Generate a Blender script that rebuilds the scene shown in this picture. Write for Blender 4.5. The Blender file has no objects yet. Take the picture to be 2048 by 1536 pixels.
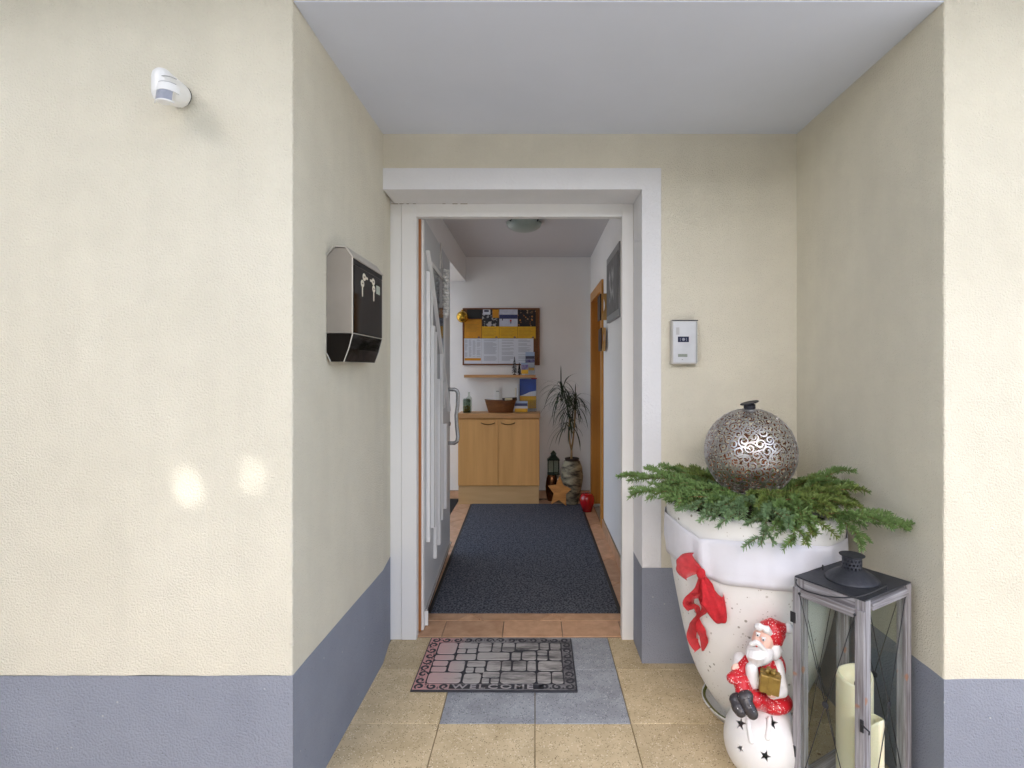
import bpy, bmesh, math, random
from mathutils import Vector, Matrix, noise as mnoise
R = math.radians
random.seed(7)
S = bpy.context.scene
COL = S.collection

# ------------------------------------------------------------------ camera
CAM_H, FOC, VPU, VPV = 1.36, 1080.0, 1070.0, 738.0
cam = bpy.data.cameras.new('camera'); camo = bpy.data.objects.new('camera', cam); COL.objects.link(camo)
cam.sensor_width = 36.0; cam.lens = 36.0*FOC/2048.0
cam.shift_x = (1024-VPU)/2048.0; cam.shift_y = (VPV-768)/2048.0
cam.clip_start = .05; cam.clip_end = 500
camo.location = (0, 0, CAM_H); camo.rotation_euler = (R(90), 0, 0)
S.camera = camo
# ------------------------------------------------------------------ light
SUN_EL, SUN_DIR = 43.0, Vector((-.157, -.716, .68)).normalized()      # towards the sun
w = bpy.data.worlds.new('World'); S.world = w; w.use_nodes = True
nt = w.node_tree; nt.nodes.clear()
sky = nt.nodes.new('ShaderNodeTexSky'); sky.sky_type = 'NISHITA'; sky.sun_disc = False
sky.sun_elevation = R(SUN_EL); sky.sun_rotation = math.atan2(SUN_DIR.x, SUN_DIR.y); sky.dust_density = 3.0; sky.ozone_density = 1.0
bw = nt.nodes.new('ShaderNodeRGBToBW'); mx = nt.nodes.new('ShaderNodeMix'); mx.data_type = 'RGBA'
mx.inputs[0].default_value = .08                                       # a thin even veil of cloud whitens the blue
bg = nt.nodes.new('ShaderNodeBackground'); bg.inputs[1].default_value = .15
wo = nt.nodes.new('ShaderNodeOutputWorld')
nt.links.new(sky.outputs[0], bw.inputs[0]); nt.links.new(sky.outputs[0], mx.inputs[6]); nt.links.new(bw.outputs[0], mx.inputs[7])
nt.links.new(mx.outputs[2], bg.inputs[0]); nt.links.new(bg.outputs[0], wo.inputs[0])
sl = bpy.data.lights.new('sun', 'SUN'); sl.energy = 2.4; sl.angle = R(.53); sl.color = (1, .97, .92)
so = bpy.data.objects.new('sun', sl); COL.objects.link(so); so.location = (-3, -8, 9)
so.rotation_euler = SUN_DIR.to_track_quat('Z', 'Y').to_euler()
S.view_settings.view_transform = 'Standard'; S.view_settings.look = 'None'
S.view_settings.exposure = 1.93; S.view_settings.gamma = 1.0
S.cycles.use_denoising = True
S.cycles.max_bounces = 10; S.cycles.diffuse_bounces = 6; S.cycles.transparent_max_bounces = 16
S.cycles.sample_clamp_indirect = 6

# ------------------------------------------------------------------ helpers
def P(u, v, Y):                       # a point of the photograph at the distance Y
    return Vector(((u-VPU)/FOC*Y, Y, CAM_H+(VPV-v)/FOC*Y))
def new(name, data, parent=None):
    o = bpy.data.objects.new(name, data); COL.objects.link(o)
    if parent is not None: o.parent = parent
    return o
def tag(o, label=None, cat=None, group=None, kind=None):
    if label: o['label'] = label
    if cat: o['category'] = cat
    if group: o['group'] = group
    if kind: o['kind'] = kind
    return o
def thing(name, label, cat, loc=(0, 0, 0), rotz=0, group=None):
    o = new(name, None); o.location = loc; o.rotation_euler = (0, 0, rotz); o.empty_display_size = .1
    return tag(o, label, cat, group)
class MB:
    def __init__(s): s.bm = bmesh.new()
    def face(s, pts):
        return s.bm.faces.new([s.bm.verts.new(p) for p in pts])
    def box(s, a, b, bev=0, rot=None, org=None):
        a, b = Vector(a), Vector(b)
        r = bmesh.ops.create_cube(s.bm, size=1)['verts']
        c, d = (a+b)/2, b-a
        for v in r: v.co = Vector((v.co.x*d.x, v.co.y*d.y, v.co.z*d.z))+c
        if rot is not None:
            o = Vector(org) if org is not None else c
            for v in r: v.co = rot @ (v.co-o)+o
        if bev:
            es = {e for v in r for e in v.link_edges}
            bmesh.ops.bevel(s.bm, geom=list(es), offset=bev, segments=2, affect='EDGES', profile=.5)
        return s
    def prism(s, pts, z0, z1):         # footprint in xy; z0, z1 a number or one per vertex
        n = len(pts)
        f0 = z0 if isinstance(z0, (list, tuple)) else [z0]*n
        f1 = z1 if isinstance(z1, (list, tuple)) else [z1]*n
        A = [s.bm.verts.new((p[0], p[1], f0[i])) for i, p in enumerate(pts)]
        B = [s.bm.verts.new((p[0], p[1], f1[i])) for i, p in enumerate(pts)]
        s.bm.faces.new(A[::-1]); s.bm.faces.new(B)
        for i in range(n): s.bm.faces.new((A[i], A[(i+1) % n], B[(i+1) % n], B[i]))
        return s
    def extrude(s, poly, vec, bev=0):  # planar 3D polygon pushed along vec
        vec = Vector(vec); n = len(poly)
        A = [s.bm.verts.new(p) for p in poly]; B = [s.bm.verts.new(Vector(p)+vec) for p in poly]
        fs = [s.bm.faces.new(A[::-1]), s.bm.faces.new(B)]
        for i in range(n): fs.append(s.bm.faces.new((A[i], A[(i+1) % n], B[(i+1) % n], B[i])))
        bmesh.ops.recalc_face_normals(s.bm, faces=fs)
        if bev: bmesh.ops.bevel(s.bm, geom=list({e for f in fs for e in f.edges}), offset=bev, segments=2, affect='EDGES', profile=.5)
        return s
    def lathe(s, prof, seg=32, c=(0, 0, 0), rot=None, fn=None, cap=True):
        c = Vector(c); rings = []
        for r, z in prof:
            ring = []
            for k in range(seg):
                t = 2*math.pi*k/seg
                p = Vector((r*math.cos(t), r*math.sin(t), z))
                if fn: p = fn(p, t)
                if rot is not None: p = rot @ p
                ring.append(s.bm.verts.new(p+c))
            rings.append(ring)
        for a, b in zip(rings, rings[1:]):
            for k in range(seg): s.bm.faces.new((a[k], a[(k+1) % seg], b[(k+1) % seg], b[k]))
        if cap and prof[0][0] > 1e-5: s.bm.faces.new(rings[0][::-1])
        if cap and prof[-1][0] > 1e-5: s.bm.faces.new(rings[-1])
        return s
    def tube(s, pts, r, seg=8, cap=True):
        pts = [Vector(p) for p in pts]; n = len(pts); rings = []
        up = None
        for i, p in enumerate(pts):
            d = (pts[min(i+1, n-1)]-pts[max(i-1, 0)]).normalized()
            if up is None:
                up = d.orthogonal().normalized()
            else:
                up = (up-d*up.dot(d))
                up = up.normalized() if up.length > 1e-6 else d.orthogonal().normalized()
            q = d.cross(up); rr = r[i] if isinstance(r, (list, tuple)) else r
            rings.append([s.bm.verts.new(p+(up*math.cos(2*math.pi*k/seg)+q*math.sin(2*math.pi*k/seg))*rr) for k in range(seg)])
        for a, b in zip(rings, rings[1:]):
            for k in range(seg): s.bm.faces.new((a[k], a[(k+1) % seg], b[(k+1) % seg], b[k]))
        if cap: s.bm.faces.new(rings[0][::-1]); s.bm.faces.new(rings[-1])
        return s
    def ball(s, c, r, rot=None, seg=20, ring=12):
        r = Vector(r) if isinstance(r, (list, tuple, Vector)) else Vector((r, r, r))
        vs = bmesh.ops.create_uvsphere(s.bm, u_segments=seg, v_segments=ring, radius=1)['verts']
        for v in vs:
            p = Vector((v.co.x*r.x, v.co.y*r.y, v.co.z*r.z))
            if rot is not None: p = rot @ p
            v.co = p+Vector(c)
        return s
    def capsule(s, a, b, ra, rb, seg=14):
        a, b = Vector(a), Vector(b); d = (b-a); L = d.length
        prof = [(1e-6, -ra)]+[(ra*math.cos(t), ra*math.sin(t)) for t in [R(x) for x in (-60, -30, 0)]]
        prof += [(rb*math.cos(t), L+rb*math.sin(t)) for t in [R(x) for x in (0, 30, 60)]]+[(1e-6, L+rb)]
        s.lathe(prof, seg, a, d.to_track_quat('Z', 'Y').to_matrix()); return s
    def mesh(s, name, smooth=False, recalc=True):
        if recalc: bmesh.ops.recalc_face_normals(s.bm, faces=s.bm.faces)
        me = bpy.data.meshes.new(name); s.bm.to_mesh(me); s.bm.free()
        if smooth: me.shade_smooth() if hasattr(me, 'shade_smooth') else me.polygons.foreach_set('use_smooth', [True]*len(me.polygons))
        return me
    def build(s, name, m, parent=None, smooth=False, world=True, recalc=True, auto=None):
        if parent is not None and world:
            inv = wmat(parent).inverted()
            s.bm.transform(inv)
        me = s.mesh(name, smooth or auto is not None, recalc)
        for x in (m if isinstance(m, (list, tuple)) else [m]): me.materials.append(x)
        if auto is not None: me.set_sharp_from_angle(angle=R(auto))
        return new(name, me, parent)
def wmat(o):
    m = Matrix.LocRotScale(o.location, o.rotation_euler, o.scale)
    return (wmat(o.parent) @ m) if o.parent is not None else m
def evaluated(o):
    dg = bpy.context.evaluated_depsgraph_get()
    return bpy.data.meshes.new_from_object(o.evaluated_get(dg), depsgraph=dg)
def blob(mb, name, m, parent, voxel=.004, it=4):   # melts overlapping solids into one continuous skin
    me = mb.mesh('tmp'); t = new('tmp', me)
    a = t.modifiers.new('r', 'REMESH'); a.mode = 'VOXEL'; a.voxel_size = voxel; a.use_smooth_shade = True
    b = t.modifiers.new('s', 'SMOOTH'); b.factor = .5; b.iterations = it
    e = evaluated(t); bpy.data.objects.remove(t); bpy.data.meshes.remove(me)
    e.transform(wmat(parent).inverted()); e.materials.clear(); e.materials.append(m); e.name = name; e.shade_smooth()
    return new(name, e, parent)
def glyphs(txt, size, depth, font=None):           # meshes of the letters with their x offsets
    out = []; x = 0
    for ch in txt:
        cu = bpy.data.curves.new('t', 'FONT'); cu.body = ch; cu.size = size; cu.extrude = depth; cu.offset = size*.012
        o = new('t', cu); me = evaluated(o); bpy.data.objects.remove(o); bpy.data.curves.remove(cu)
        xs = [v.co.x for v in me.vertices]; out.append((me, x-min(xs))); x += max(xs)-min(xs)+size*.2
    return out, x

# ------------------------------------------------------------------ materials
def mat(name, c, rough=.6, metal=0.0, c2=None, vs=4.0, vdet=5, vrange=(.35, .65), stretch=(1, 1, 1), bump=0.0, bs=200.0, bdet=3,
        bdist=.002, coord='pos', spec=.5, coat=0.0, speck=None, rnd=0.0, rvar=0.0, sss=0.0, extra=None):
    m = bpy.data.materials.new(name); m.use_nodes = True
    n, l = m.node_tree.nodes, m.node_tree.links
    b = n['Principled BSDF']; out = n['Material Output']
    b.inputs['Roughness'].default_value = rough; b.inputs['Metallic'].default_value = metal
    b.inputs['Specular IOR Level'].default_value = spec; b.inputs['Coat Weight'].default_value = coat
    if sss: b.inputs['Subsurface Weight'].default_value = sss; b.inputs['Subsurface Radius'].default_value = (.02, .014, .008); b.inputs['Subsurface Scale'].default_value = .5
    if coord == 'pos': src = n.new('ShaderNodeNewGeometry').outputs['Position']
    else: src = n.new('ShaderNodeTexCoord').outputs['Object']
    mp = n.new('ShaderNodeMapping'); mp.inputs['Scale'].default_value = stretch; l.new(src, mp.inputs[0]); vec = mp.outputs[0]
    col = None
    def mixc(fac, a, bcol, mode='MIX'):
        x = n.new('ShaderNodeMix'); x.data_type = 'RGBA'; x.blend_type = mode
        if hasattr(fac, 'is_output'): l.new(fac, x.inputs[0])
        else: x.inputs[0].default_value = fac
        for k, y in ((6, a), (7, bcol)):
            if hasattr(y, 'is_output'): l.new(y, x.inputs[k])
            else: x.inputs[k].default_value = (*y, 1)
        return x.outputs[2]
    if c2 is not None:
        t = n.new('ShaderNodeTexNoise'); t.inputs['Scale'].default_value = vs; t.inputs['Detail'].default_value = vdet; t.inputs['Roughness'].default_value = .6
        l.new(vec, t.inputs['Vector'])
        r = n.new('ShaderNodeMapRange'); r.inputs[1].default_value, r.inputs[2].default_value = vrange; l.new(t.outputs['Fac'], r.inputs[0])
        col = mixc(r.outputs[0], c, c2)
        if rvar:
            q = n.new('ShaderNodeMapRange'); q.inputs[3].default_value = rough; q.inputs[4].default_value = rough+rvar; l.new(r.outputs[0], q.inputs[0]); l.new(q.outputs[0], b.inputs['Roughness'])
    for (sc, thr, scol, msc, mthr) in (speck or []):
        v = n.new('ShaderNodeTexVoronoi'); v.inputs['Scale'].default_value = sc; l.new(src, v.inputs['Vector'])
        k = n.new('ShaderNodeMapRange'); k.inputs[1].default_value = thr; k.inputs[2].default_value = thr*.7; l.new(v.outputs['Distance'], k.inputs[0])
        t = n.new('ShaderNodeTexNoise'); t.inputs['Scale'].default_value = msc; l.new(src, t.inputs['Vector'])
        g = n.new('ShaderNodeMapRange'); g.inputs[1].default_value = mthr; g.inputs[2].default_value = mthr+.04; l.new(t.outputs['Fac'], g.inputs[0])
        mu = n.new('ShaderNodeMath'); mu.operation = 'MULTIPLY'; l.new(k.outputs[0], mu.inputs[0]); l.new(g.outputs[0], mu.inputs[1])
        col = mixc(mu.outputs[0], col if col is not None else c, scol)
    if rnd:
        oi = n.new('ShaderNodeObjectInfo'); q = n.new('ShaderNodeMapRange'); q.inputs[3].default_value = 1-rnd; q.inputs[4].default_value = 1+rnd*.6
        l.new(oi.outputs['Random'], q.inputs[0])
        h = n.new('ShaderNodeHueSaturation'); l.new(q.outputs[0], h.inputs['Value'])
        if col is not None: l.new(col, h.inputs['Color'])
        else: h.inputs['Color'].default_value = (*c, 1)
        col = h.outputs[0]
    if col is not None: l.new(col, b.inputs['Base Color'])
    else: b.inputs['Base Color'].default_value = (*c, 1)
    if bump:
        t = n.new('ShaderNodeTexNoise'); t.inputs['Scale'].default_value = bs; t.inputs['Detail'].default_value = bdet; l.new(vec, t.inputs['Vector'])
        bu = n.new('ShaderNodeBump'); bu.inputs['Strength'].default_value = bump; bu.inputs['Distance'].default_value = bdist
        l.new(t.outputs['Fac'], bu.inputs['Height']); l.new(bu.outputs[0], b.inputs['Normal'])
    if extra: extra(m, n, l, b, src, col)
    return m
def clear_glass(name, tint=(.95, .97, .96), refl=.12):
    m = bpy.data.materials.new(name); m.use_nodes = True; n, l = m.node_tree.nodes, m.node_tree.links
    n.remove(n['Principled BSDF']); t = n.new('ShaderNodeBsdfTransparent'); t.inputs[0].default_value = (*tint, 1)
    g = n.new('ShaderNodeBsdfGlossy'); g.inputs['Roughness'].default_value = .02
    f = n.new('ShaderNodeLayerWeight'); f.inputs[0].default_value = .5; x = n.new('ShaderNodeMixShader')
    pw = n.new('ShaderNodeMath'); pw.operation = 'POWER'; pw.inputs[1].default_value = 5; l.new(f.outputs['Facing'], pw.inputs[0])
    ma = n.new('ShaderNodeMath'); ma.operation = 'MULTIPLY_ADD'; ma.inputs[1].default_value = .5; ma.inputs[2].default_value = .03; l.new(pw.outputs[0], ma.inputs[0])
    l.new(ma.outputs[0], x.inputs[0]); l.new(t.outputs[0], x.inputs[1]); l.new(g.outputs[0], x.inputs[2]); l.new(x.outputs[0], n['Material Output'].inputs[0])
    return m
def sheer(name, c, alpha):             # open-weave cloth: threads with gaps between
    def ex(m, n, l, b, src, col):
        b.inputs['Alpha'].default_value = alpha
    return mat(name, c, .9, c2=tuple(x*.75 for x in c), vs=60, bump=.4, bs=600, extra=ex)
def streaky(name, c1, c2, stretch, vs=1.0, **k):
    return mat(name, c1, c2=c2, vs=vs, stretch=stretch, **k)

def streaks(m, n, l, b, src, col):       # faint rain streaks and trowel patches
    mp = n.new('ShaderNodeMapping'); mp.inputs['Scale'].default_value = (7, 7, .7); l.new(src, mp.inputs[0])
    t = n.new('ShaderNodeTexNoise'); t.inputs['Scale'].default_value = 1; t.inputs['Detail'].default_value = 5; l.new(mp.outputs[0], t.inputs[0])
    t2 = n.new('ShaderNodeTexNoise'); t2.inputs['Scale'].default_value = 9; t2.inputs['Detail'].default_value = 6; l.new(src, t2.inputs[0])
    ad = n.new('ShaderNodeMath'); l.new(t.outputs[0], ad.inputs[0]); l.new(t2.outputs[0], ad.inputs[1])
    r = n.new('ShaderNodeMapRange'); r.inputs[1].default_value = .72; r.inputs[2].default_value = 1.28; r.inputs[3].default_value = .955; r.inputs[4].default_value = 1.03; l.new(ad.outputs[0], r.inputs[0])
    h = n.new('ShaderNodeHueSaturation'); l.new(r.outputs[0], h.inputs['Value']); l.new(col, h.inputs['Color']); l.new(h.outputs[0], b.inputs['Base Color'])
CREAM = mat('cream_render', (.765, .722, .602), .9, c2=(.725, .682, .562), vs=2.2, bump=1.0, bs=180, bdet=5, bdist=.0058, spec=.2, extra=streaks)
GREYP = mat('grey_plinth_paint', (.29, .31, .37), .85, c2=(.265, .285, .345), vs=3, bump=.9, bs=170, bdet=4, bdist=.006, spec=.25, extra=streaks,
            speck=[(26, .10, (.42, .43, .46), 7, .55), (60, .12, (.16, .17, .19), 12, .56)])
WHITER = mat('white_render', (.80, .80, .82), .9, c2=(.77, .77, .79), vs=3, bump=.7, bs=120, bdet=4, bdist=.005, spec=.2)
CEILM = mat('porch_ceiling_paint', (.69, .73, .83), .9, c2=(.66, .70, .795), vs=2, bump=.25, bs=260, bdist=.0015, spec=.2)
PLASTER = mat('hall_plaster', (.86, .85, .84), .92, c2=(.83, .82, .81), vs=2, bump=.2, bs=220, bdist=.0015, spec=.2)
PVC = mat('white_door_paint', (.84, .835, .82), .38, c2=(.81, .80, .785), vs=3, bump=.03, bs=40, stretch=(1, 1, .1))
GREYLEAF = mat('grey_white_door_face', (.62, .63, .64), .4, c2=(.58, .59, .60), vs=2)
GASKET = mat('orange_seal', (.42, .16, .045), .5)
DARK = mat('dark_metal', (.03, .032, .04), .45, .6, c2=(.05, .052, .06), vs=30, rvar=.15)
BLACK = mat('black_rubber', (.012, .013, .017), .6)
STEEL = mat('brushed_steel', (.60, .60, .60), .24, 1.0, c2=(.54, .54, .54), vs=60)
TAUPE = mat('satin_steel_side', (.30, .27, .235), .45, .3, c2=(.27, .245, .21), vs=6)
GLOSS = mat('steel_dark_reflection', (.012, .009, .007), .05, 0.0, spec=.15, c2=(.008, .006, .005), vs=5)  # polished steel; the dark surroundings it mirrors are put into this colour
TERRA = mat('terracotta_tile', (.66, .41, .255), .45, c2=(.52, .30, .175), vs=14, rnd=.18, bump=.1, bs=60)
GROUT = mat('grout', (.30, .22, .15), .9)
BEIGE = mat('beige_paving', (.68, .555, .36), .85, c2=(.50, .395, .235), vs=9, vrange=(.28, .72), rnd=.10, bump=.35, bs=260, bdist=.0015,
            speck=[(150, .34, (.30, .22, .12), 40, .46), (110, .30, (.80, .70, .52), 30, .48), (70, .2, (.20, .14, .07), 25, .55), (9, .07, (.25, .15, .06), 4, .55)])
BLUESTONE = mat('grey_paving', (.37, .39, .425), .85, c2=(.28, .295, .325), vs=9, rnd=.08, bump=.35, bs=260, bdist=.0015,
                speck=[(150, .34, (.11, .12, .14), 40, .46), (110, .32, (.48, .50, .53), 30, .50), (60, .2, (.55, .57, .6), 25, .57)])
MORTAR = mat('paving_joint', (.30, .205, .095), .95, c2=(.17, .13, .06), vs=10)
GROUNDM = mat('yard_paving', (.44, .435, .42), .9, c2=(.36, .355, .34), vs=2, bump=.3, bs=90)
BEECH = mat('beech_veneer', (.74, .41, .145), .42, c2=(.64, .34, .11), vs=1, stretch=(22, 22, 1.2), vdet=6)
BEECHH = mat('beech_edge', (.56, .30, .12), .45, c2=(.48, .245, .09), vs=1, stretch=(1.5, 22, 22), vdet=6)
OAKDOOR = mat('orange_door_veneer', (.58, .27, .05), .4, c2=(.48, .21, .035), vs=1, stretch=(20, 20, 1), vdet=6)
WAVEWOOD = mat('light_plywood', (.60, .36, .13), .45, c2=(.52, .30, .10), vs=1, stretch=(20, 20, 2))
DARKWOOD = mat('dark_wood', (.035, .014, .006), .5)
GLASS = clear_glass('window_glass')
M_IVORY = mat('ivory_wax', (.84, .79, .58), .5, c2=(.80, .74, .53), vs=8, sss=.25)

# ================================================================== SETTING
ground = MB().box((-40, -40, -.25), (40, 40, -.03)).build('ground', GROUNDM); tag(ground, kind='structure')

# ------------------------------------------------------------------ house shell
house = thing('house', 'cream rendered house front with grey plinth around a recessed porch and open doorway', 'house', (0, 1.6, 0))
LW = [(-4.5, 1.6), (-.7185, 1.6), (-.7035, 2.5), (-.7277, 2.71), (-.7277, 2.88), (-4.5, 2.88)]
LZ = [.452, .452, .428, .416, .416, .452]
RW = [(1.2119, 1.6), (5.0, 1.6), (5.0, 2.88), (.4975, 2.88), (.4975, 2.5), (1.213, 2.5)]
RZ = [.441]*6
ZT = 3.6
def soften(mb, ang=60, off=.006):       # rendered arrises are never knife-sharp
    bm = mb.bm; bmesh.ops.recalc_face_normals(bm, faces=bm.faces)
    es = [e for e in bm.edges if len(e.link_faces) == 2 and abs(e.verts[0].co.z-e.verts[1].co.z) > 1 and e.calc_face_angle(0) > R(ang) and e.verts[0].co.y < 1.7]
    bmesh.ops.bevel(bm, geom=es, offset=off, segments=2, affect='EDGES', profile=.5); return mb
def worn(mb, seed):                      # cast the front corner slightly out of true
    bm = mb.bm
    for k in range(60):
        z = .3+k*.055
        bmesh.ops.bisect_plane(bm, geom=bm.verts[:]+bm.edges[:]+bm.faces[:], plane_co=(0, 0, z), plane_no=(0, 0, 1))
    for v in bm.verts:
        if v.co.y < 1.612 and (abs(v.co.x+.7185) < .012 or abs(v.co.x-1.2119) < .012):
            q = mnoise.noise((v.co.z*16, seed, 0))*.0016+mnoise.noise((v.co.z*60, seed, 3))*.0008; v.co.x += q
    return mb
worn(soften(MB().prism(LW, [z-.03 for z in LZ], ZT)), 1).build('outer_wall', CREAM, house)
worn(soften(MB().prism(RW, [z-.03 for z in RZ], ZT)), 5).build('outer_wall', CREAM, house)
def plinth(foot, tops):                  # painted band with a hand-drawn upper edge
    pts, zs = [], []
    for i in range(len(foot)):
        (x0, y0), (x1, y1) = foot[i], foot[(i+1) % len(foot)]; n = max(1, int(math.hypot(x1-x0, y1-y0)/.05))
        for k in range(n):
            f = k/n; pts.append((x0+(x1-x0)*f, y0+(y1-y0)*f)); zs.append(tops[i]+(tops[(i+1) % len(foot)]-tops[i])*f+random.uniform(-.0016, .0016))
    return MB().prism(pts, -.2, zs)
plinth([(-4.5, 1.5988), (-.7173, 1.5988), (-.7023, 2.5), (-.7265, 2.71), (-.7277, 2.88), (-4.5, 2.88)], LZ).build('plinth', GREYP, house)
plinth([(1.2107, 1.5988), (5.0, 1.5988), (5.0, 2.88), (.4942, 2.88), (.4942, 2.4945), (1.2118, 2.4945)], RZ).build('plinth', GREYP, house)
MB().box((-.7035, 2.5, 2.289), (.4975, 2.88, ZT)).build('lintel_wall', CREAM, house)
MB().box((-.716, 1.6, 2.452), (1.2105, 1.66, ZT)).build('upper_wall', CREAM, house)
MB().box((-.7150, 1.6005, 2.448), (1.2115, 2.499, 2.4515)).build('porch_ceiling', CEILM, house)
sr = MB().box((.4950, 2.4955, .4415), (.583, 2.71, 2.19)).box((-.703, 2.4955, 2.1902), (.583, 2.71, 2.2885))
sr.build('door_surround', WHITER, house)
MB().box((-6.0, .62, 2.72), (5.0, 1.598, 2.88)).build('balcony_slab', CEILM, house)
rgc = random.Random(3)
for (ux, wd) in ((782, 14), (799, 8), (813, 5), (826, 6), (885, 6), (905, 10), (921, 14)):     # cracked filler between soffit and frame
    a = P(ux, 404, 2.709); MB().box((a.x, 2.7075, 2.1880+rgc.uniform(-.0006, .0006)), (a.x+wd*.0025, 2.7098, 2.1897), .0003).build('filler_crack', bpy.data.materials['paving_joint'] if 'paving_joint' in bpy.data.materials else MORTAR, house)
# hall behind the door
MB().box((-2.0, 5.68, -.1), (.85, 5.9, 2.7)).build('hall_wall', PLASTER, house)
hw = MB().box((.585, 2.88, -.1), (.85, 4.68, 2.7)).box((.585, 5.46, -.1), (.85, 5.68, 2.7)).box((.585, 4.68, 2.05), (.85, 5.46, 2.7)).box((.70, 4.68, -.1), (.85, 5.46, 2.05))
hw.build('hall_wall', PLASTER, house)
hl = MB().box((-2.2, 2.88, -.1), (-2.0, 3.05, 2.7)).box((-2.2, 5.6, -.1), (-2.0, 5.9, 2.7)).box((-2.2, 3.05, -.1), (-2.0, 5.6, .05)).box((-2.2, 3.05, 2.26), (-2.0, 5.6, 2.7))  # left wall out of view; wide opening added to brighten the hall
hl.build('hall_wall', PLASTER, house)
MB().box((-1.30, 2.88, 2.538), (.585, 5.68, 2.7)).box((-1.55, 2.88, 2.538), (-1.30, 4.5, 2.7)).box((-2.0, 2.88, 2.538), (-1.95, 5.68, 2.7)).box((-1.95, 2.88, 2.538), (-1.55, 2.95, 2.7)).box((-1.95, 5.5, 2.538), (-1.30, 5.68, 2.7)).build('hall_ceiling', mat('hall_ceiling_shade_grey', (.62, .61, .62), .95, bump=.15, bs=220, bdist=.001), house)   # unseen opening added to brighten the hall; ceiling's shade is in its grey colour
MB().box((-1.0, 2.88, 2.28), (-.726, 5.68, 2.538)).build('ceiling_beam', PLASTER, house)
# side door in the hall
sd = MB().box((.66, 4.69, .0), (.699, 5.45, 2.04)).build('side_door', OAKDOOR, house)
MB().box((.566, 4.60, 0), (.584, 4.69, 2.125)).build('casing', OAKDOOR, sd)
MB().box((.566, 5.45, 0), (.584, 5.52, 2.125)).build('casing', OAKDOOR, sd)
MB().box((.566, 4.69, 2.035), (.584, 5.45, 2.125)).build('casing', OAKDOOR, sd)
MB().box((.584, 4.682, 0), (.66, 4.692, 2.04)).box((.584, 5.448, 0), (.66, 5.458, 2.04)).box((.584, 4.692, 2.034), (.66, 5.448, 2.046)).build('door_lining', OAKDOOR, sd)
# skirting tiles
sk = MB().box((.5755, 2.9, .0), (.5845, 4.6, .085)).build('skirting', GROUT, house); sk2 = MB().box((-.99, 5.671, 0), (.575, 5.6795, .085)).build('skirting', GROUT, house)
yy = 2.9
while yy < 4.58:
    MB().box((.570, yy+.002, .002), (.576, min(yy+.328, 4.598), .082), .001).build('tile', TERRA, sk); yy += .33
xx = -.985
while xx < .56:
    MB().box((xx+.002, 5.665, .002), (min(xx+.328, .574), 5.671, .082), .001).build('tile', TERRA, sk2); xx += .33
# house added behind the camera to block frontal sky light
nh = thing('sky_blocking_house', 'unseen grey house with a gable roof added across the yard to block sky light', 'house', (0, -12, 0))
NW = mat('grey_house_render', (.26, .25, .24), .9, c2=(.22, .21, .2), vs=3, bump=.3, bs=90)
MB().box((-7, -16, -.05), (7, -9, 3.6)).build('wall', NW, nh)
MB().extrude([(-7.4, -8.6, 3.6), (-7.4, -12.5, 5.5), (-7.4, -16.4, 3.6)], (14.8, 0, 0)).build('roof', mat('roof_tile_brown', (.12, .06, .04), .8, c2=(.08, .04, .03), vs=20), nh)
for wx in (-5.2, -2.0, 2.0, 5.2):
    for wz in (.9,):
        wf_ = MB().box((wx-.6, -9.0, wz), (wx+.6, -8.96, wz+1.4)).build('window', PVC, nh)
        MB().box((wx-.52, -8.958, wz+.08), (wx+.52, -8.95, wz+1.32)).build('pane', mat('dark_pane', (.03, .035, .04), .1) if 'dark_pane' not in bpy.data.materials else bpy.data.materials['dark_pane'], wf_)
# unseen hedge added to cut the light from the left
hdg = thing('light_blocking_hedge', 'dense green hedge added out of view to block light from the left', 'hedge', (-3.2, -2.0, -.03))
rgh = random.Random(5); hb = bmesh.new()
for k in range(14000):
    p = Vector((-3.2+rgh.choice((-1, 1))*rgh.uniform(.15, .42), rgh.uniform(-6.5, 1.25), rgh.uniform(-.03, 2.5)))
    if rgh.random() < .2: p = Vector((-3.2+rgh.uniform(-.4, .4), rgh.uniform(-6.5, 1.25), rgh.uniform(2.3, 2.55)))
    d1 = Vector((rgh.uniform(-1, 1), rgh.uniform(-1, 1), rgh.uniform(-1, 1))).normalized(); d2 = d1.orthogonal().normalized(); sz = rgh.uniform(.04, .075)
    hb.faces.new([hb.verts.new(p-d1*sz), hb.verts.new(p+d2*sz*.6), hb.verts.new(p+d1*sz), hb.verts.new(p-d2*sz*.6)])
m = MB(); m.bm = hb; tag(m.build('foliage', mat('hedge_leaf', (.06, .10, .035), .6, c2=(.04, .07, .02), vs=4), hdg, recalc=False), kind='stuff')
for k in range(9): MB().tube([(-3.2+rgh.uniform(-.1, .1), -6+k*.85, -.05), (-3.2, -6+k*.85+.1, 2.3)], [.03, .01], 6).build('stem', bpy.data.materials['hedge_leaf'], hdg)
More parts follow.
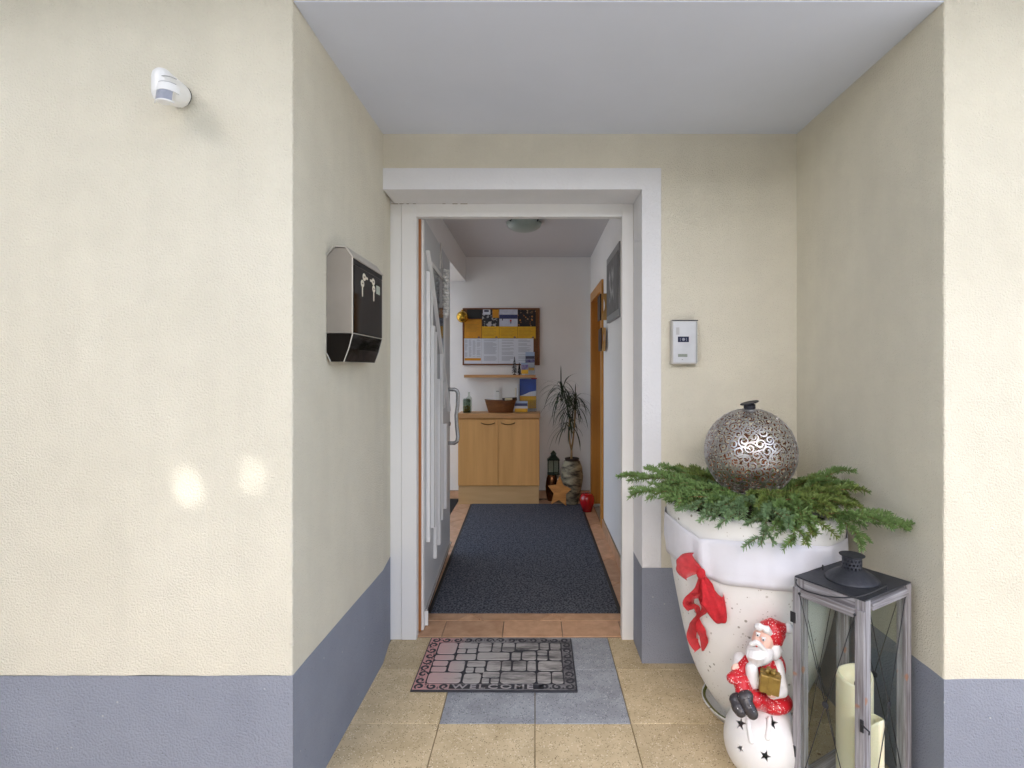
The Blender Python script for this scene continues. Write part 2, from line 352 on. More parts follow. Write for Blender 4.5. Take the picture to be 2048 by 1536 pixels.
# ------------------------------------------------------------------ paving of the porch
paving = MB().box((-.73, .3, -.08), (1.23, 2.75, -.006)).box((-2.3, .3, -.08), (2.3, 1.595, -.006)).build('paving', MORTAR); tag(paving, kind='structure')
T = .368; G = .0015
rows = [2.81, 2.442, 2.071, 1.70, 1.332, .964, .6]
def clip(poly, a, b, c):               # keeps a*x+b*y<=c
    out = []
    for i, p in enumerate(poly):
        q = poly[(i+1) % len(poly)]; dp, dq = a*p[0]+b*p[1]-c, a*q[0]+b*q[1]-c
        if dp <= 0: out.append(p)
        if (dp < 0) != (dq < 0) and dp != dq:
            t = dp/(dp-dq); out.append((p[0]+(q[0]-p[0])*t, p[1]+(q[1]-p[1])*t))
    return out
def tile_obj(name, poly, z0, z1, m, parent, bev=.0015):
    mb = MB(); mb.prism(poly, z0, z1)
    bmesh.ops.recalc_face_normals(mb.bm, faces=mb.bm.faces)
    top = [e for e in mb.bm.edges if all(abs(v.co.z-z1) < 1e-6 for v in e.verts)]
    bmesh.ops.bevel(mb.bm, geom=top, offset=bev, segments=1, affect='EDGES')
    return mb.build(name, m, parent)
for r in range(6):
    y1, y0 = rows[r]-G, rows[r+1]+G
    for c in range(-5, 5):
        x0, x1 = c*T+G, (c+1)*T-G
        poly = [(x0, y0), (x1, y0), (x1, y1), (x0, y1)]
        poly = clip(poly, 0, 1, 2.735)
        if r < 3:
            poly = clip(poly, -1, 0, .722); poly = clip(poly, 1, 0, 1.211)
            if len(poly) < 3 or max(p[0] for p in poly)-min(p[0] for p in poly) < .02: continue
            if max(p[1] for p in poly) > 1.59 and r == 3: pass
        elif r == 3:
            if x1 < -.722 or x0 > 1.211: poly = clip(poly, 0, 1, 1.594)
            else: poly = clip(poly, -1, 0, .722); poly = clip(poly, 1, 0, 1.211)
        grey = (r in (0, 1)) and c in (-1, 0)
        tilt = random.uniform(-.0008, .0008)
        tile_obj('paving_tile', poly, -.04, tilt, BLUESTONE if grey else BEIGE, paving)
# ------------------------------------------------------------------ hall floor
hfl = MB().box((-2.0, 2.7365, -.1), (.585, 5.68, .000)).build('hall_floor', GROUT); tag(hfl, kind='structure')
x = -.78
for w_ in range(5):
    a, b = -.60+.307*(w_-0)-.18, -.60+.307*(w_+1)-.18
    poly = [(a+.0025, 2.7385), (b-.0025, 2.7385), (b-.0025, 2.905), (a+.0025, 2.905)]
    poly = clip(poly, -1, 0, .597+.13); poly = clip(poly, 1, 0, .50)
    if len(poly) > 2 and max(p[0] for p in poly)-min(p[0] for p in poly) > .02: tile_obj('floor_tile', poly, -.01, .006, TERRA, hfl)
d = .31*math.sqrt(2)/2
for i in range(-8, 9):
    for j in range(-2, 12):
        if (i+j) % 2: continue
        cx, cy = -.13+i*d, 2.98+j*d
        e = d-.0035
        poly = [(cx-e, cy), (cx, cy-e), (cx+e, cy), (cx, cy+e)]
        poly = clip(poly, -1, 0, 1.4); poly = clip(poly, 1, 0, .5745); poly = clip(poly, 0, -1, -2.91); poly = clip(poly, 0, 1, 5.67)
        if len(poly) > 2:
            ar = abs(sum(poly[k][0]*poly[(k+1) % len(poly)][1]-poly[(k+1) % len(poly)][0]*poly[k][1] for k in range(len(poly))))/2
            if ar > .0015: tile_obj('floor_tile', poly, -.01, .006, TERRA, hfl, .001)
# ------------------------------------------------------------------ door frame and open door
df = MB().box((-.7275, 2.713, 0), (-.6712, 2.76, 2.19), .0015).box((-.6700, 2.71, 0), (-.5950, 2.76, 2.1895), .002)
df.box((.4368, 2.71, 0), (.4945, 2.76, 2.1895), .002).box((-.5950, 2.7105, 2.1245), (.4368, 2.755, 2.1895), .0015)
fr = df.build('door_frame', PVC, house)
MB().box((-.7275, 2.7605, .0), (-.635, 2.88, 2.19)).box((.478, 2.7605, 0), (.4974, 2.88, 2.19)).box((-.7275, 2.712, 2.1905), (.4974, 2.88, 2.288)).build('frame_lining', PVC, fr)
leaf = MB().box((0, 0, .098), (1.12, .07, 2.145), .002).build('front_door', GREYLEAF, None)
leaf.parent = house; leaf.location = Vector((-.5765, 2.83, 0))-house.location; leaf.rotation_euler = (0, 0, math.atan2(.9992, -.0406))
def lf(name, m, mb, **k): return mb.build(name, m, leaf, world=False, **k)
lf('hinge_edge', PVC, MB().box((-.045, .0005, .012), (-.001, .0115, 2.143), .001))
lf('hinge_seal', GASKET, MB().box((-.056, .0120, .012), (-.046, .0245, 2.140)))
lf('hinge_edge', PVC, MB().box((-.045, .012, .012), (-.001, .066, 2.140), .001))
lf('weather_bar', BLACK, MB().box((.02, .012, .014), (1.118, .06, .097)))
lf('drip_rail', STEEL, MB().box((.0, -.014, .090), (1.118, .02, .0985), .002))
comb = MB()
for k in range(4): comb.box((.002+.009*k, -.0155+.004*k, .014), (.009+.009*k, .012, .089), .001)
lf('corner_profile', PVC, comb)
def bar(s0, w_, z0, z1, p, s2=None):
    s2 = s0 if s2 is None else s2
    poly = [(s0, -.0005, z0), (s0+w_, -.0005, z0), (s2+w_, -.0005, z1), (s2, -.0005, z1)]
    lf('decor_strip', PVC, MB().extrude(poly, (0, -p, 0), .003))
bar(.035, .03, .44, 1.88, .020)
bar(.15, .05, .48, 1.60, .026)
bar(.285, .03, .265, 1.575, .020)
bar(.40, .05, .305, 1.30, .026)
bar(.56, .03, .41, 1.46, .020)
bar(.70, .05, .445, 1.0, .026)
bar(.965, .032, 1.06, 1.985, .022, .012)
MB  # window in the leaf
wf = MB().box((.21, -.008, 1.10), (.235, .0, 1.965), .002).box((.745, -.008, 1.10), (.80, .0, 1.965), .002).box((.235, -.008, 1.94), (.745, .0, 1.965), .002).box((.235, -.008, 1.10), (.745, 0, 1.125), .002)
lf('window_frame', PVC, wf)
lf('window_pane', mat('door_pane', (.05, .07, .09), .08, spec=.8, c2=(.10, .12, .14), vs=6), MB().box((.235, -.003, 1.125), (.745, .0, 1.94)))
pts = []
for (y_, z_) in ((-.0, 1.214), (-.045, 1.214), (-.060, 1.206), (-.068, 1.186), (-.066, 1.10), (-.056, 1.03), (-.060, .95), (-.068, .875), (-.062, .845), (-.045, .832), (0, .832)): pts.append((1.02, y_, z_))
sm = []
for i in range(len(pts)-1):
    for t in (0, .34, .67): sm.append(Vector(pts[i]).lerp(Vector(pts[i+1]), t))
sm.append(Vector(pts[-1]))
lf('pull_handle', STEEL, MB().tube(sm, .0135, 14), smooth=True)
lf('lock_cylinder', STEEL, MB().lathe([(.016, 0), (.016, .008), (.009, .012)], 18, (1.065, 0, .965), Matrix.Rotation(R(90), 3, 'X')), auto=40)

# ================================================================== THINGS ON THE OUTER WALLS
# ------------------------------------------------------------------ letter box
WX = -.7127
lb = thing('letterbox', 'steel letterbox with dark reflections in its colour and pale key stickers on the left porch wall', 'letterbox', (WX, 2.03, 1.39))
y0, y1 = 1.846, 2.205
prof = [(0.0, .03), (.0, .362), (.028, .392), (.063, .392), (.088, .358), (.088, .095), (.075, .045), (.058, .0), (.014, 0)]
def lbp(a, b, y): return (WX+a, y, 1.385+b)
MB().extrude([lbp(a, b, y0+.002) for a, b in [(0, .098), (0, .36), (.028, .3895), (.0625, .3895), (.0865, .357), (.0865, .098)]], (0, y1-y0-.004, 0)).build('case', TAUPE, lb)
tr = MB(); LIDM = mat('steel_lid', (.50, .47, .42), .35, .4)
for (a, b), (c_, d_) in zip([(0, .362), (.028, .392), (.063, .392)], [(.028, .392), (.063, .392), (.090, .355)]):
    nrm = Vector((-(d_-b), 0, c_-a)).normalized()*.004
    if nrm.z < 0: nrm = -nrm
    q = [Vector(lbp(a, b, y0-.003)), Vector(lbp(c_, d_, y0-.003)), Vector(lbp(c_, d_, y0-.003))+nrm, Vector(lbp(a, b, y0-.003))+nrm]
    tr.extrude(q, (0, y1-y0+.006, 0))
tr.build('lid', LIDM, lb)
MB().extrude([lbp(a, b, y0+.001) for a, b in [(0, .03), (.0, .096), (.0885, .096), (.075, .045), (.058, 0), (.014, 0)]], (0, y1-y0-.002, 0), .001).build('newspaper_tray', GLOSS, lb)
MB().box(lbp(.0866, .10, y0+.012), lbp(.0905, .335, y1-.010), .001).build('door_panel', GLOSS, lb)
MB().box(lbp(.0866, .338, y0+.004), lbp(.0895, .358, y1-.004)).build('letter_flap', GLOSS, lb)
TRIM = mat('pale_steel_edge', (.62, .59, .52), .35, .3)
edge = MB().box(lbp(.0866, .099, y0-.001), lbp(.0900, .357, y0+.003)).box(lbp(.0866, .099, y1-.004), lbp(.0900, .357, y1)).box(lbp(.0866, .0965, y0), lbp(.0902, .0985, y1))
edge.build('edge_trim', TRIM, lb)
for yq in (y0-.0005, y1-.002):
    MB().tube([lbp(.0895, .097, yq), lbp(.076, .045, yq), lbp(.059, -.001, yq)], .0017, 6).build('edge_trim', TRIM, lb)
MB().tube([lbp(.0, .03, y0-.001), lbp(.0145, 0, y0-.001)], .0017, 6).build('edge_trim', TRIM, lb)
STICK = mat('cream_sticker', (.80, .74, .60), .5); STKD = mat('sticker_print', (.12, .08, .05), .5)
def keysticker(yc, zc, dy, dz):
    X = WX+.0908
    mb = MB(); mb.extrude([(X, yc+.019*math.cos(t*.3927), zc+.0135*math.sin(t*.3927)) for t in range(16)], (.0006, 0, 0))
    if dz: mb.extrude([(X, yc-.006, zc-.011), (X, yc+.006, zc-.011), (X, yc+.005, zc-.044), (X, yc, zc-.048), (X, yc-.005, zc-.044)], (.0006, 0, 0))
    else: mb.extrude([(X, yc+dy*.015, zc-.005), (X, yc+dy*.042, zc-.004), (X, yc+dy*.042, zc+.004), (X, yc+dy*.015, zc+.005)], (.0006, 0, 0))
    k = mb.build('key_sticker', STICK, lb)
    MB().extrude([(X+.0008, yc+.009*math.cos(t*.785), zc+.0025*math.sin(t*.785)) for t in range(8)], (.0004, 0, 0)).build('sticker_print', STKD, k)
keysticker(1.966, 1.6945, 1, 0); keysticker(2.076, 1.6945, -1, 0); keysticker(1.946, 1.668, 0, 1); keysticker(2.082, 1.668, 0, 1)
MB().box((WX+.0908, 2.115, 1.655), (WX+.0912, 2.165, 1.688)).build('name_plate', mat('plate_green_grey', (.45, .5, .42), .4), lb)
# ------------------------------------------------------------------ motion detector
md = thing('motion_detector', 'white plastic motion detector with grey lens high on the left facade', 'sensor', (-1.05, 1.6, 2.16))
PLAS = mat('white_plastic', (.80, .80, .79), .35)
def Dp(cx, cy, Y): return P(250+cx*.10417, 100+cy*.10417, Y)   # enlarged detail coordinates
mb = MB()
mb.capsule(Dp(720, 540, 1.485), Dp(740, 850, 1.49), .0265, .0285)
mb.capsule(Dp(740, 570, 1.49), Dp(1040, 840, 1.56), .027, .030)
mb.capsule(Dp(760, 860, 1.495), Dp(1020, 900, 1.56), .024, .029)
mb.lathe([(.0315, 0), (.0315, .05)], 24, Dp(1060, 880, 1.598), Matrix.Rotation(R(90), 3, 'X'))
body = blob(mb, 'housing', PLAS, md, .0022, 3)
MB().lathe([(.034, 0), (.034, .006)], 28, Dp(1062, 890, 1.599), Matrix.Rotation(R(90), 3, 'X')).build('seal_ring', BLACK, md, auto=40)
lens = MB(); c0 = Dp(855, 850, 1.485)
def arc(mb, r, a0, a1, z0, z1, c, tilt):
    n = 12; A = []
    for k in range(n+1):
        t = R(a0+(a1-a0)*k/n); A.append((math.sin(t)*r, -math.cos(t)*r))
    Bo = [(p[0]*.9, p[1]*.9) for p in A][::-1]
    poly = A+Bo; bm = mb.bm
    M = Matrix.Rotation(tilt, 3, 'X')
    lo = [bm.verts.new(M @ Vector((p[0], p[1], z0))+c) for p in poly]; hi = [bm.verts.new(M @ Vector((p[0], p[1], z1))+c) for p in poly]
    m_ = len(poly)
    for i in range(n): 
        bm.faces.new((lo[i], lo[i+1], hi[i+1], hi[i])); bm.faces.new((hi[i], hi[i+1], hi[m_-2-i], hi[m_-1-i])); bm.faces.new((lo[i+1], lo[i], lo[m_-1-i], lo[m_-2-i]))
    bm.faces.new((lo[0], hi[0], hi[-1], lo[-1])); bm.faces.new((lo[n], lo[n+1], hi[n+1], hi[n]))
    return mb
arc(lens, .0298, -48, 50, -.034, -.006, c0, R(-10)).build('lens', mat('grey_lens', (.33, .35, .42), .3, c2=(.29, .31, .37), vs=90), md, auto=40)
arc(MB(), .0315, -95, 80, -.006, .016, c0, R(-10)).build('visor', PLAS, md, auto=40)
arc(MB(), .0310, -60, 62, -.038, -.034, c0, R(-10)).build('lens_rim', PLAS, md, auto=40)
for z_ in (.0172, .034): arc(MB(), .0300 if z_ > .02 else .0312, -70, 60, z_, z_+.0012, c0, R(-10)).build('seam', mat('seam_grey', (.45, .45, .45), .6) if z_ < .02 else bpy.data.materials['seam_grey'], md)
MB().ball(Dp(968, 1035, 1.545), .003).build('screw', DARK, md, smooth=True)
# ------------------------------------------------------------------ door intercom
ic = thing('intercom', 'silver door intercom panel beside the white door surround on the cream wall', 'intercom', (.68, 2.5, 1.48))
ALU = mat('silver_panel', (.62, .63, .65), .35, .3, c2=(.58, .59, .61), vs=20)
ALUG = mat('grey_panel_edge', (.40, .41, .40), .4, .3)
a0 = P(1339, 642, 2.5); a1 = P(1391, 728, 2.5)
X0, X1, Z0, Z1 = a0.x, a1.x, a1.z, a0.z
case = MB().extrude([(X0, 2.5, Z0), (X0, 2.465, Z0), (X0+.006, 2.46, Z0), (X1-.006, 2.46, Z0), (X1, 2.478, Z0), (X1, 2.5, Z0)], (0, 0, Z1-Z0), .001)
case.build('housing', mat('silver_case', (.55, .53, .50), .4, .4), ic)
MB().box((X0+.002, 2.457, Z1-.003), (X1-.001, 2.499, Z1+.001)).build('top_trim', DARK, ic)
MB().box((X0+.007, 2.4575, Z0+.006), (X1-.011, 2.4605, Z1-.006), .0008).build('front_plate', ALU, ic)
MB().box((X1-.0105, 2.4582, Z0+.006), (X1-.0035, 2.4625, Z1-.006), .0008).build('side_strip', ALUG, ic)
def icz(v): return P(0, 620+v*.08464, 2.46).z
def icx(u): return (1300+u*.08464-VPU)/FOC*2.46
cw = MB().box((icx(655), 2.4560, icz(760)), (icx(915), 2.4580, icz(628)), .0005).build('camera_window', mat('navy_window', (.035, .04, .075), .15), ic)
MB().lathe([(icx(820)-icx(785), 0), (icx(820)-icx(785), .0012), (.001, .002)], 20, (icx(785), 2.456, icz(695)), Matrix.Rotation(R(90), 3, 'X')).build('lens', mat('lens_grey', (.30, .31, .36), .2), cw, auto=40)
for uu in (710, 857):
    for k in range(4): MB().ball((icx(uu), 2.456, icz(668+k*20)), .0011, seg=8, ring=6).build('led', mat('led_pale', (.6, .6, .66), .3) if k == 0 else bpy.data.materials['led_pale'], cw)
MB().box((icx(658), 2.4565, icz(1110)), (icx(880), 2.4585, icz(1040)), .0004).build('bell_button', mat('button_grey_green', (.22, .25, .21), .35, c2=(.28, .31, .27), vs=160), ic)
MB().box((icx(612), 2.4568, icz(585)), (icx(690), 2.4580, icz(412))).build('speaker_grille', mat('grille_grey', (.45, .45, .46), .5), ic)
lg = MB().ball((icx(762), 2.4578, icz(1172)), (.0045, .0005, .0022)); lg.build('badge', mat('badge_grey', (.28, .28, .30), .5), ic)

# ================================================================== DOORMAT
dm = thing('doormat', 'worn rubber doormat with cobble pattern reading WELCOME in front of the threshold', 'doormat', (-.172, 2.49, .0), R(-.3))
DW, DD = .352, .222
def wornmat(name, base, pinkc, darkc, amt):
    def ex(m, n, l, b, src, col):
        tc = n.new('ShaderNodeNewGeometry'); sp = n.new('ShaderNodeSeparateXYZ'); l.new(tc.outputs['Position'], sp.inputs[0])
        a = n.new('ShaderNodeMapRange'); a.inputs[1].default_value = -.46; a.inputs[2].default_value = -.30; a.inputs[3].default_value = 1; a.inputs[4].default_value = 0
        nz = n.new('ShaderNodeTexNoise'); nz.inputs['Scale'].default_value = 5; nz.inputs['Detail'].default_value = 6; l.new(tc.outputs['Position'], nz.inputs[0])
        ad = n.new('ShaderNodeMath'); ad.operation = 'MULTIPLY_ADD'; ad.inputs[1].default_value = .25; l.new(nz.outputs[0], ad.inputs[0]); l.new(sp.outputs[0], ad.inputs[2])
        sub = n.new('ShaderNodeMath'); sub.operation = 'SUBTRACT'; sub.inputs[1].default_value = .125; l.new(ad.outputs[0], sub.inputs[0])
        l.new(sub.outputs[0], a.inputs[0])
        x1 = n.new('ShaderNodeMix'); x1.data_type = 'RGBA'; l.new(a.outputs[0], x1.inputs[0]); x1.inputs[6].default_value = (*base, 1); x1.inputs[7].default_value = (*pinkc, 1)
        # dark worn streaks across the right half
        mp = n.new('ShaderNodeMapping'); mp.inputs['Scale'].default_value = (3.5, 16, 1); mp.inputs['Rotation'].default_value = (0, 0, R(24)); l.new(tc.outputs['Position'], mp.inputs[0])
        n2 = n.new('ShaderNodeTexNoise'); n2.inputs['Scale'].default_value = 1.6; n2.inputs['Detail'].default_value = 7; n2.inputs['Roughness'].default_value = .7; l.new(mp.outputs[0], n2.inputs[0])
        g = n.new('ShaderNodeMapRange'); g.inputs[1].default_value = -.50; g.inputs[2].default_value = -.05; l.new(sp.outputs[0], g.inputs[0])
        ml = n.new('ShaderNodeMath'); ml.operation = 'MULTIPLY_ADD'; l.new(g.outputs[0], ml.inputs[0]); ml.inputs[1].default_value = .22; l.new(n2.outputs[0], ml.inputs[2])
        r = n.new('ShaderNodeMapRange'); r.inputs[1].default_value = .62; r.inputs[2].default_value = .86; l.new(ml.outputs[0], r.inputs[0])
        k = n.new('ShaderNodeMath'); k.operation = 'MULTIPLY'; k.inputs[1].default_value = amt; l.new(r.outputs[0], k.inputs[0])
        x2 = n.new('ShaderNodeMix'); x2.data_type = 'RGBA'; l.new(k.outputs[0], x2.inputs[0]); l.new(x1.outputs[2], x2.inputs[6]); x2.inputs[7].default_value = (*darkc, 1)
        l.new(x2.outputs[2], b.inputs['Base Color'])
    return mat(name, base, .75, bump=.4, bs=180, bdist=.001, extra=ex)
MATB = mat('doormat_rubber', (.018, .019, .028), .6, c2=(.03, .031, .04), vs=20)
MSTONE = wornmat('doormat_worn_top', (.42, .40, .39), (.56, .38, .37), (.045, .045, .05), .95)
MBORD = wornmat('doormat_border', (.26, .25, .26), (.58, .32, .31), (.03, .031, .04), 1.0)
MB().box((-DW, -DD, .001), (DW, DD, .009), .002).build('rubber_base', MATB, dm, world=False)
IX, IY = DW-.055, DD-.05
bp = MB()
for (a, b) in (((-DW+.006, IY+.004), (DW-.006, DD-.005)), ((-DW+.006, -DD+.006), (DW-.006, -IY-.004)), ((-DW+.006, -IY-.0035), (-IX-.004, IY+.0035)), ((IX+.004, -IY-.0035), (DW-.006, IY+.0035))):
    bp.box((a[0], a[1], .006), (b[0], b[1], .0105))
bp.build('raised_border', MBORD, dm, world=False)
ST = [(0,.155,0,.31),(.16,.32,0,.16),(.16,.235,.17,.28),(.24,.32,.17,.28),(.325,.435,0,.24),(.44,.515,0,.24),(.52,.625,0,.24),(.63,.82,0,.2),(.825,.905,0,.18),(.91,1,0,.18),
(0,.155,.33,.46),(.165,.325,.3,.46),(.33,.59,.26,.46),(.6,.68,.26,.46),(.685,.8,.23,.46),(.805,.89,.2,.33),(.805,.89,.34,.46),(.9,1,.2,.46),
(0,.12,.48,.6),(0,.12,.62,.74),(.13,.255,.48,.74),(.265,.41,.48,.62),(.265,.33,.64,.76),(.335,.41,.64,.76),(.42,.53,.48,.72),(.535,.61,.48,.72),(.62,.725,.48,.72),(.73,.8,.48,.72),(.81,1,.48,.72),
(0,.25,.76,1),(.26,.395,.78,1),(.4,.53,.74,.87),(.4,.46,.88,1),(.465,.53,.88,1),(.535,.8,.74,1),(.805,.91,.74,1),(.915,1,.74,1)]
for (u0, u1, v0, v1) in ST:
    xa, xb = -IX+2*IX*u0+.002, -IX+2*IX*u1-.002; yb, ya = IY-2*IY*v0-.0022, IY-2*IY*v1+.0022
    cx, cy, hx, hy = (xa+xb)/2, (ya+yb)/2, (xb-xa)/2, (yb-ya)/2; rr = min(hx, hy)*.38
    pl = []
    for (sx, sy, t0) in ((1, 1, 0), (-1, 1, 90), (-1, -1, 180), (1, -1, 270)):
        for t in (0, 45, 90): pl.append((cx+sx*(hx-rr)+rr*math.cos(R(t0+t))+random.uniform(-.0012, .0012), cy+sy*(hy-rr)+rr*math.sin(R(t0+t))+random.uniform(-.001, .001)))
    mbx = MB(); mbx.prism(pl, .0085, .0115); bmesh.ops.recalc_face_normals(mbx.bm, faces=mbx.bm.faces)
    bmesh.ops.bevel(mbx.bm, geom=[e for e in mbx.bm.edges if all(v.co.z > .011 for v in e.verts)], offset=.001, segments=1, affect='EDGES')
    mbx.build('stone', MSTONE, dm, world=False)
sc = MB()
def curl(cx, cy, r, ang, hand, turns=1.1, w0=.0058):
    pts = []; n = 16
    for k in range(n+1):
        t = k/n; rad = r*(1-.72*t); th = ang+hand*t*turns*2*math.pi
        pts.append((cx+rad*math.cos(th), cy+rad*math.sin(th), w0*(.35+.65*math.sin(math.pi*min(1, t*.85+.12)))))
    L, Rr = [], []
    for k, p in enumerate(pts):
        a_, b_ = pts[max(0, k-1)], pts[min(n, k+1)]; dx, dy = b_[0]-a_[0], b_[1]-a_[1]; q = math.hypot(dx, dy) or 1
        L.append((p[0]-dy/q*p[2], p[1]+dx/q*p[2], .0109)); Rr.append((p[0]+dy/q*p[2], p[1]-dx/q*p[2], .0109))
    for k in range(n): sc.face([L[k], L[k+1], Rr[k+1], Rr[k]])
def trif(cx, cy, s_, a):
    sc.face([(cx+s_*math.cos(a+q), cy+s_*math.sin(a+q)*.8, .0109) for q in (0, 2.2, 4.1)])
for side in (1, -1):
    for k in range(13):
        if side == -1 and 3 <= k <= 9: continue
        x_ = -DW+.032+k*.0533; y_ = side*(DD-.026)
        curl(x_, y_, .0195, random.uniform(0, 6.28), 1 if k % 2 else -1); trif(x_+.026, y_+random.choice((-.012, .012)), .007, random.uniform(0, 6)); trif(x_+.026, y_-.004, .005, random.uniform(0, 6))
    for k in range(7):
        y_ = -IY+.02+k*.050; x_ = side*(DW-.030)
        curl(x_, y_, .021, random.uniform(0, 6.28), 1 if k % 2 else -1); trif(x_+random.choice((-.014, .014)), y_+.025, .007, random.uniform(0, 6)); trif(x_, y_+.025, .005, random.uniform(0, 6))
# dark ground of the lettering panel
sc.face([(-DW+.16, -DD+.009, .0109), (.21, -DD+.009, .0109), (.21, -IY-.008, .0109), (-DW+.16, -IY-.008, .0109)])
tag(sc.build('scroll_pattern', MATB, dm, world=False, recalc=False), kind='stuff')
LETM = mat('worn_letter_rubber', (.36, .34, .35), .75, c2=(.10, .10, .11), vs=45, vrange=(.50, .75))
gl, wid = glyphs('WELCOME', .030, .0008); sx = (.36)/wid
for me, xo in gl:
    for v in me.vertices: v.co = Vector(((v.co.x+xo)*sx-DW+.17, v.co.y*1.35-DD+.0115, v.co.z+.0118))
    me.materials.append(LETM); new('letter', me, dm)

# ================================================================== PLANTER GROUP
PC = Vector((.865, 2.16, 0))
PPROF = [(.10, 0), (.125, .012), (.158, .06), (.19, .11), (.212, .15), (.238, .215), (.262, .31), (.281, .40), (.300, .50), (.3155, .60), (.325, .69), (.329, .76), (.330, .812), (.326, .829), (.316, .835), (.303, .826), (.298, .80), (.295, .74)]
def prad(z):
    pr = PPROF[:13]
    for (r0, z0), (r1, z1) in zip(pr, pr[1:]):
        if z0 <= z <= z1: return r0+(r1-r0)*(z-z0)/(z1-z0)
    return pr[-1][0]
def phit(u, v, off=0.0):                # where the planter's skin meets the line of sight
    Y = 1.7
    while Y < 2.35:
        p = P(u, v, Y)
        if math.hypot(p.x-PC.x, p.y-PC.y) <= prad(p.z)+off: return p
        Y += .002
    return P(u, v, 2.16)
PLANT = mat('white_planter_cement', (.83, .825, .81), .7, c2=(.79, .78, .755), vs=5, bump=.25, bs=40, bdist=.003,
            speck=[(34, .20, (.34, .32, .28), 9, .50), (70, .18, (.45, .42, .37), 14, .50), (17, .09, (.28, .26, .22), 6, .48)])
pl = thing('planter', 'tall white speckled planter tapering to its foot in the right porch corner', 'planter', PC)
MB().lathe(PPROF, 72, PC).build('pot', PLANT, pl, smooth=True)
MB().lathe([(1e-6, .765), (.296, .76)], 32, PC).build('soil', mat('soil', (.03, .022, .014), .95, bump=.6, bs=50), pl)
SAU = (-.0, -.0, .0)
MB().lathe([(.165, .001), (.186, .030), (.190, .034), (.184, .036), (.178, .030), (.16, .012), (1e-6, .012)], 48, PC).build('saucer', PLANT, pl, smooth=True)
MB().lathe([(.176, .030), (.181, .0345), (.185, .0365), (.181, .0385), (.174, .034)], 48, PC, None, lambda p, t: p*(1+.008*math.sin(9*t)+.006*math.sin(23*t)), False).build('moss_ring', mat('moss', (.09, .12, .02), .95, c2=(.20, .18, .06), vs=20, bump=.8, bs=120), pl)
# cloth band
cb = thing('cloth_band', 'white felt band wrapped round the upper part of the white planter', 'cloth', PC+Vector((0, 0, .6)))
tbl = [(1336, 1028, 1106), (1350, 1040, 1118), (1375, 1058, 1136), (1404, 1077, 1152), (1440, 1080, 1167), (1500, 1083, 1174), (1560, 1087, 1182), (1600, 1090, 1184), (1650, 1093, 1181), (1690, 1097, 1176)]
keys = []
for u, vt, vb in tbl:
    pt, pb = phit(u, vt, .008), phit(u, vb, .012)
    keys.append((math.atan2(pb.y-PC.y, pb.x-PC.x), pt.z, pb.z))
keys = [(k[0] if k[0] < 0 else k[0]-2*math.pi, k[1], k[2]) for k in keys]; keys.sort()
def band(t):
    t = (t+math.pi) % (2*math.pi)-math.pi
    if t > 0: t -= 2*math.pi
    ks = keys
    if t <= ks[0][0]: return ks[0][1:]
    if t >= ks[-1][0]: return ks[-1][1:]
    for a, b in zip(ks, ks[1:]):
        if a[0] <= t <= b[0]:
            f = (t-a[0])/max(1e-6, b[0]-a[0]); return a[1]+(b[1]-a[1])*f, a[2]+(b[2]-a[2])*f
cl = bmesh.new(); NS = 180; NR = 9; grid = []
tfold = math.atan2(phit(1404, 1110, .01).y-PC.y, phit(1404, 1110, .01).x-PC.x)
for i in range(NS):
    t = -2*math.pi*i/NS; zt, zb = band(t); rowv = []
    for j in range(NR):
        f = j/(NR-1); z = zt+(zb-zt)*f
        dt = (t-tfold+math.pi) % (2*math.pi)-math.pi
        r = prad(z)+.007+.006*f*(.6+.4*math.sin(9*t+1))+.005*mnoise.noise((math.cos(t)*4, math.sin(t)*4, z*8))+.0025*mnoise.noise((math.cos(t)*14, math.sin(t)*14, z*10))+.010*math.exp(-(dt/.05)**2)*(1-.3*f)-.004*math.exp(-((dt-.1)/.07)**2)
        if j in (5,): r += .0022
        r = max(r, prad(z)+.003)
        rowv.append(cl.verts.new((PC.x+r*math.cos(t), PC.y+r*math.sin(t), z)))
    grid.append(rowv)
for i in range(NS):
    for j in range(NR-1): cl.faces.new((grid[i][j], grid[(i+1) % NS][j], grid[(i+1) % NS][j+1], grid[i][j+1]))
mbb = MB(); mbb.bm = cl
bmesh.ops.recalc_face_normals(cl, faces=cl.faces)
CLOTH = mat('white_felt', (.74, .74, .80), .9, c2=(.71, .71, .77), vs=8, bump=.25, bs=500)
o = mbb.build('felt', CLOTH, cb, smooth=True); md_ = o.modifiers.new('thick', 'SOLIDIFY'); md_.thickness = .0012; md_.offset = 1
# ------------------------------------------------------------------ red bow
REDS = sheer('red_gauze', (.62, .02, .03), .93); REDT = sheer('red_gauze_thin', (.60, .025, .035), .70)
k0 = phit(1402, 1146, .03)
bow = thing('ribbon_bow', 'red gauze bow with curling tails pinned to the white cloth band', 'bow', k0)
def strip(name, pts, wdirs, widths, m, n=10, wr=.004, seed=1, rnd_=None):
    bm = bmesh.new(); gr = []
    for i, p in enumerate(pts):
        rw = []
        d_ = (pts[min(i+1, len(pts)-1)]-pts[max(i-1, 0)]).normalized(); nn = d_.cross(wdirs[i]).normalized()
        for j in range(n+1):
            f = j/n-.5
            q = p+wdirs[i]*widths[i]*f-(rnd_[i]*abs(2*f)**3.2 if rnd_ else Vector((0, 0, 0)))+nn*(wr*math.sin(f*17+seed)*math.sin(math.pi*i/(len(pts)-1))+wr*1.2*mnoise.noise((i*.35, f*5, seed*3.7)))
            rw.append(bm.verts.new(q))
        gr.append(rw)
    for i in range(len(pts)-1):
        for j in range(n): bm.faces.new((gr[i][j], gr[i+1][j], gr[i+1][j+1], gr[i][j+1]))
    mb = MB(); mb.bm = bm; return mb.build(name, m, bow, smooth=True, recalc=False)
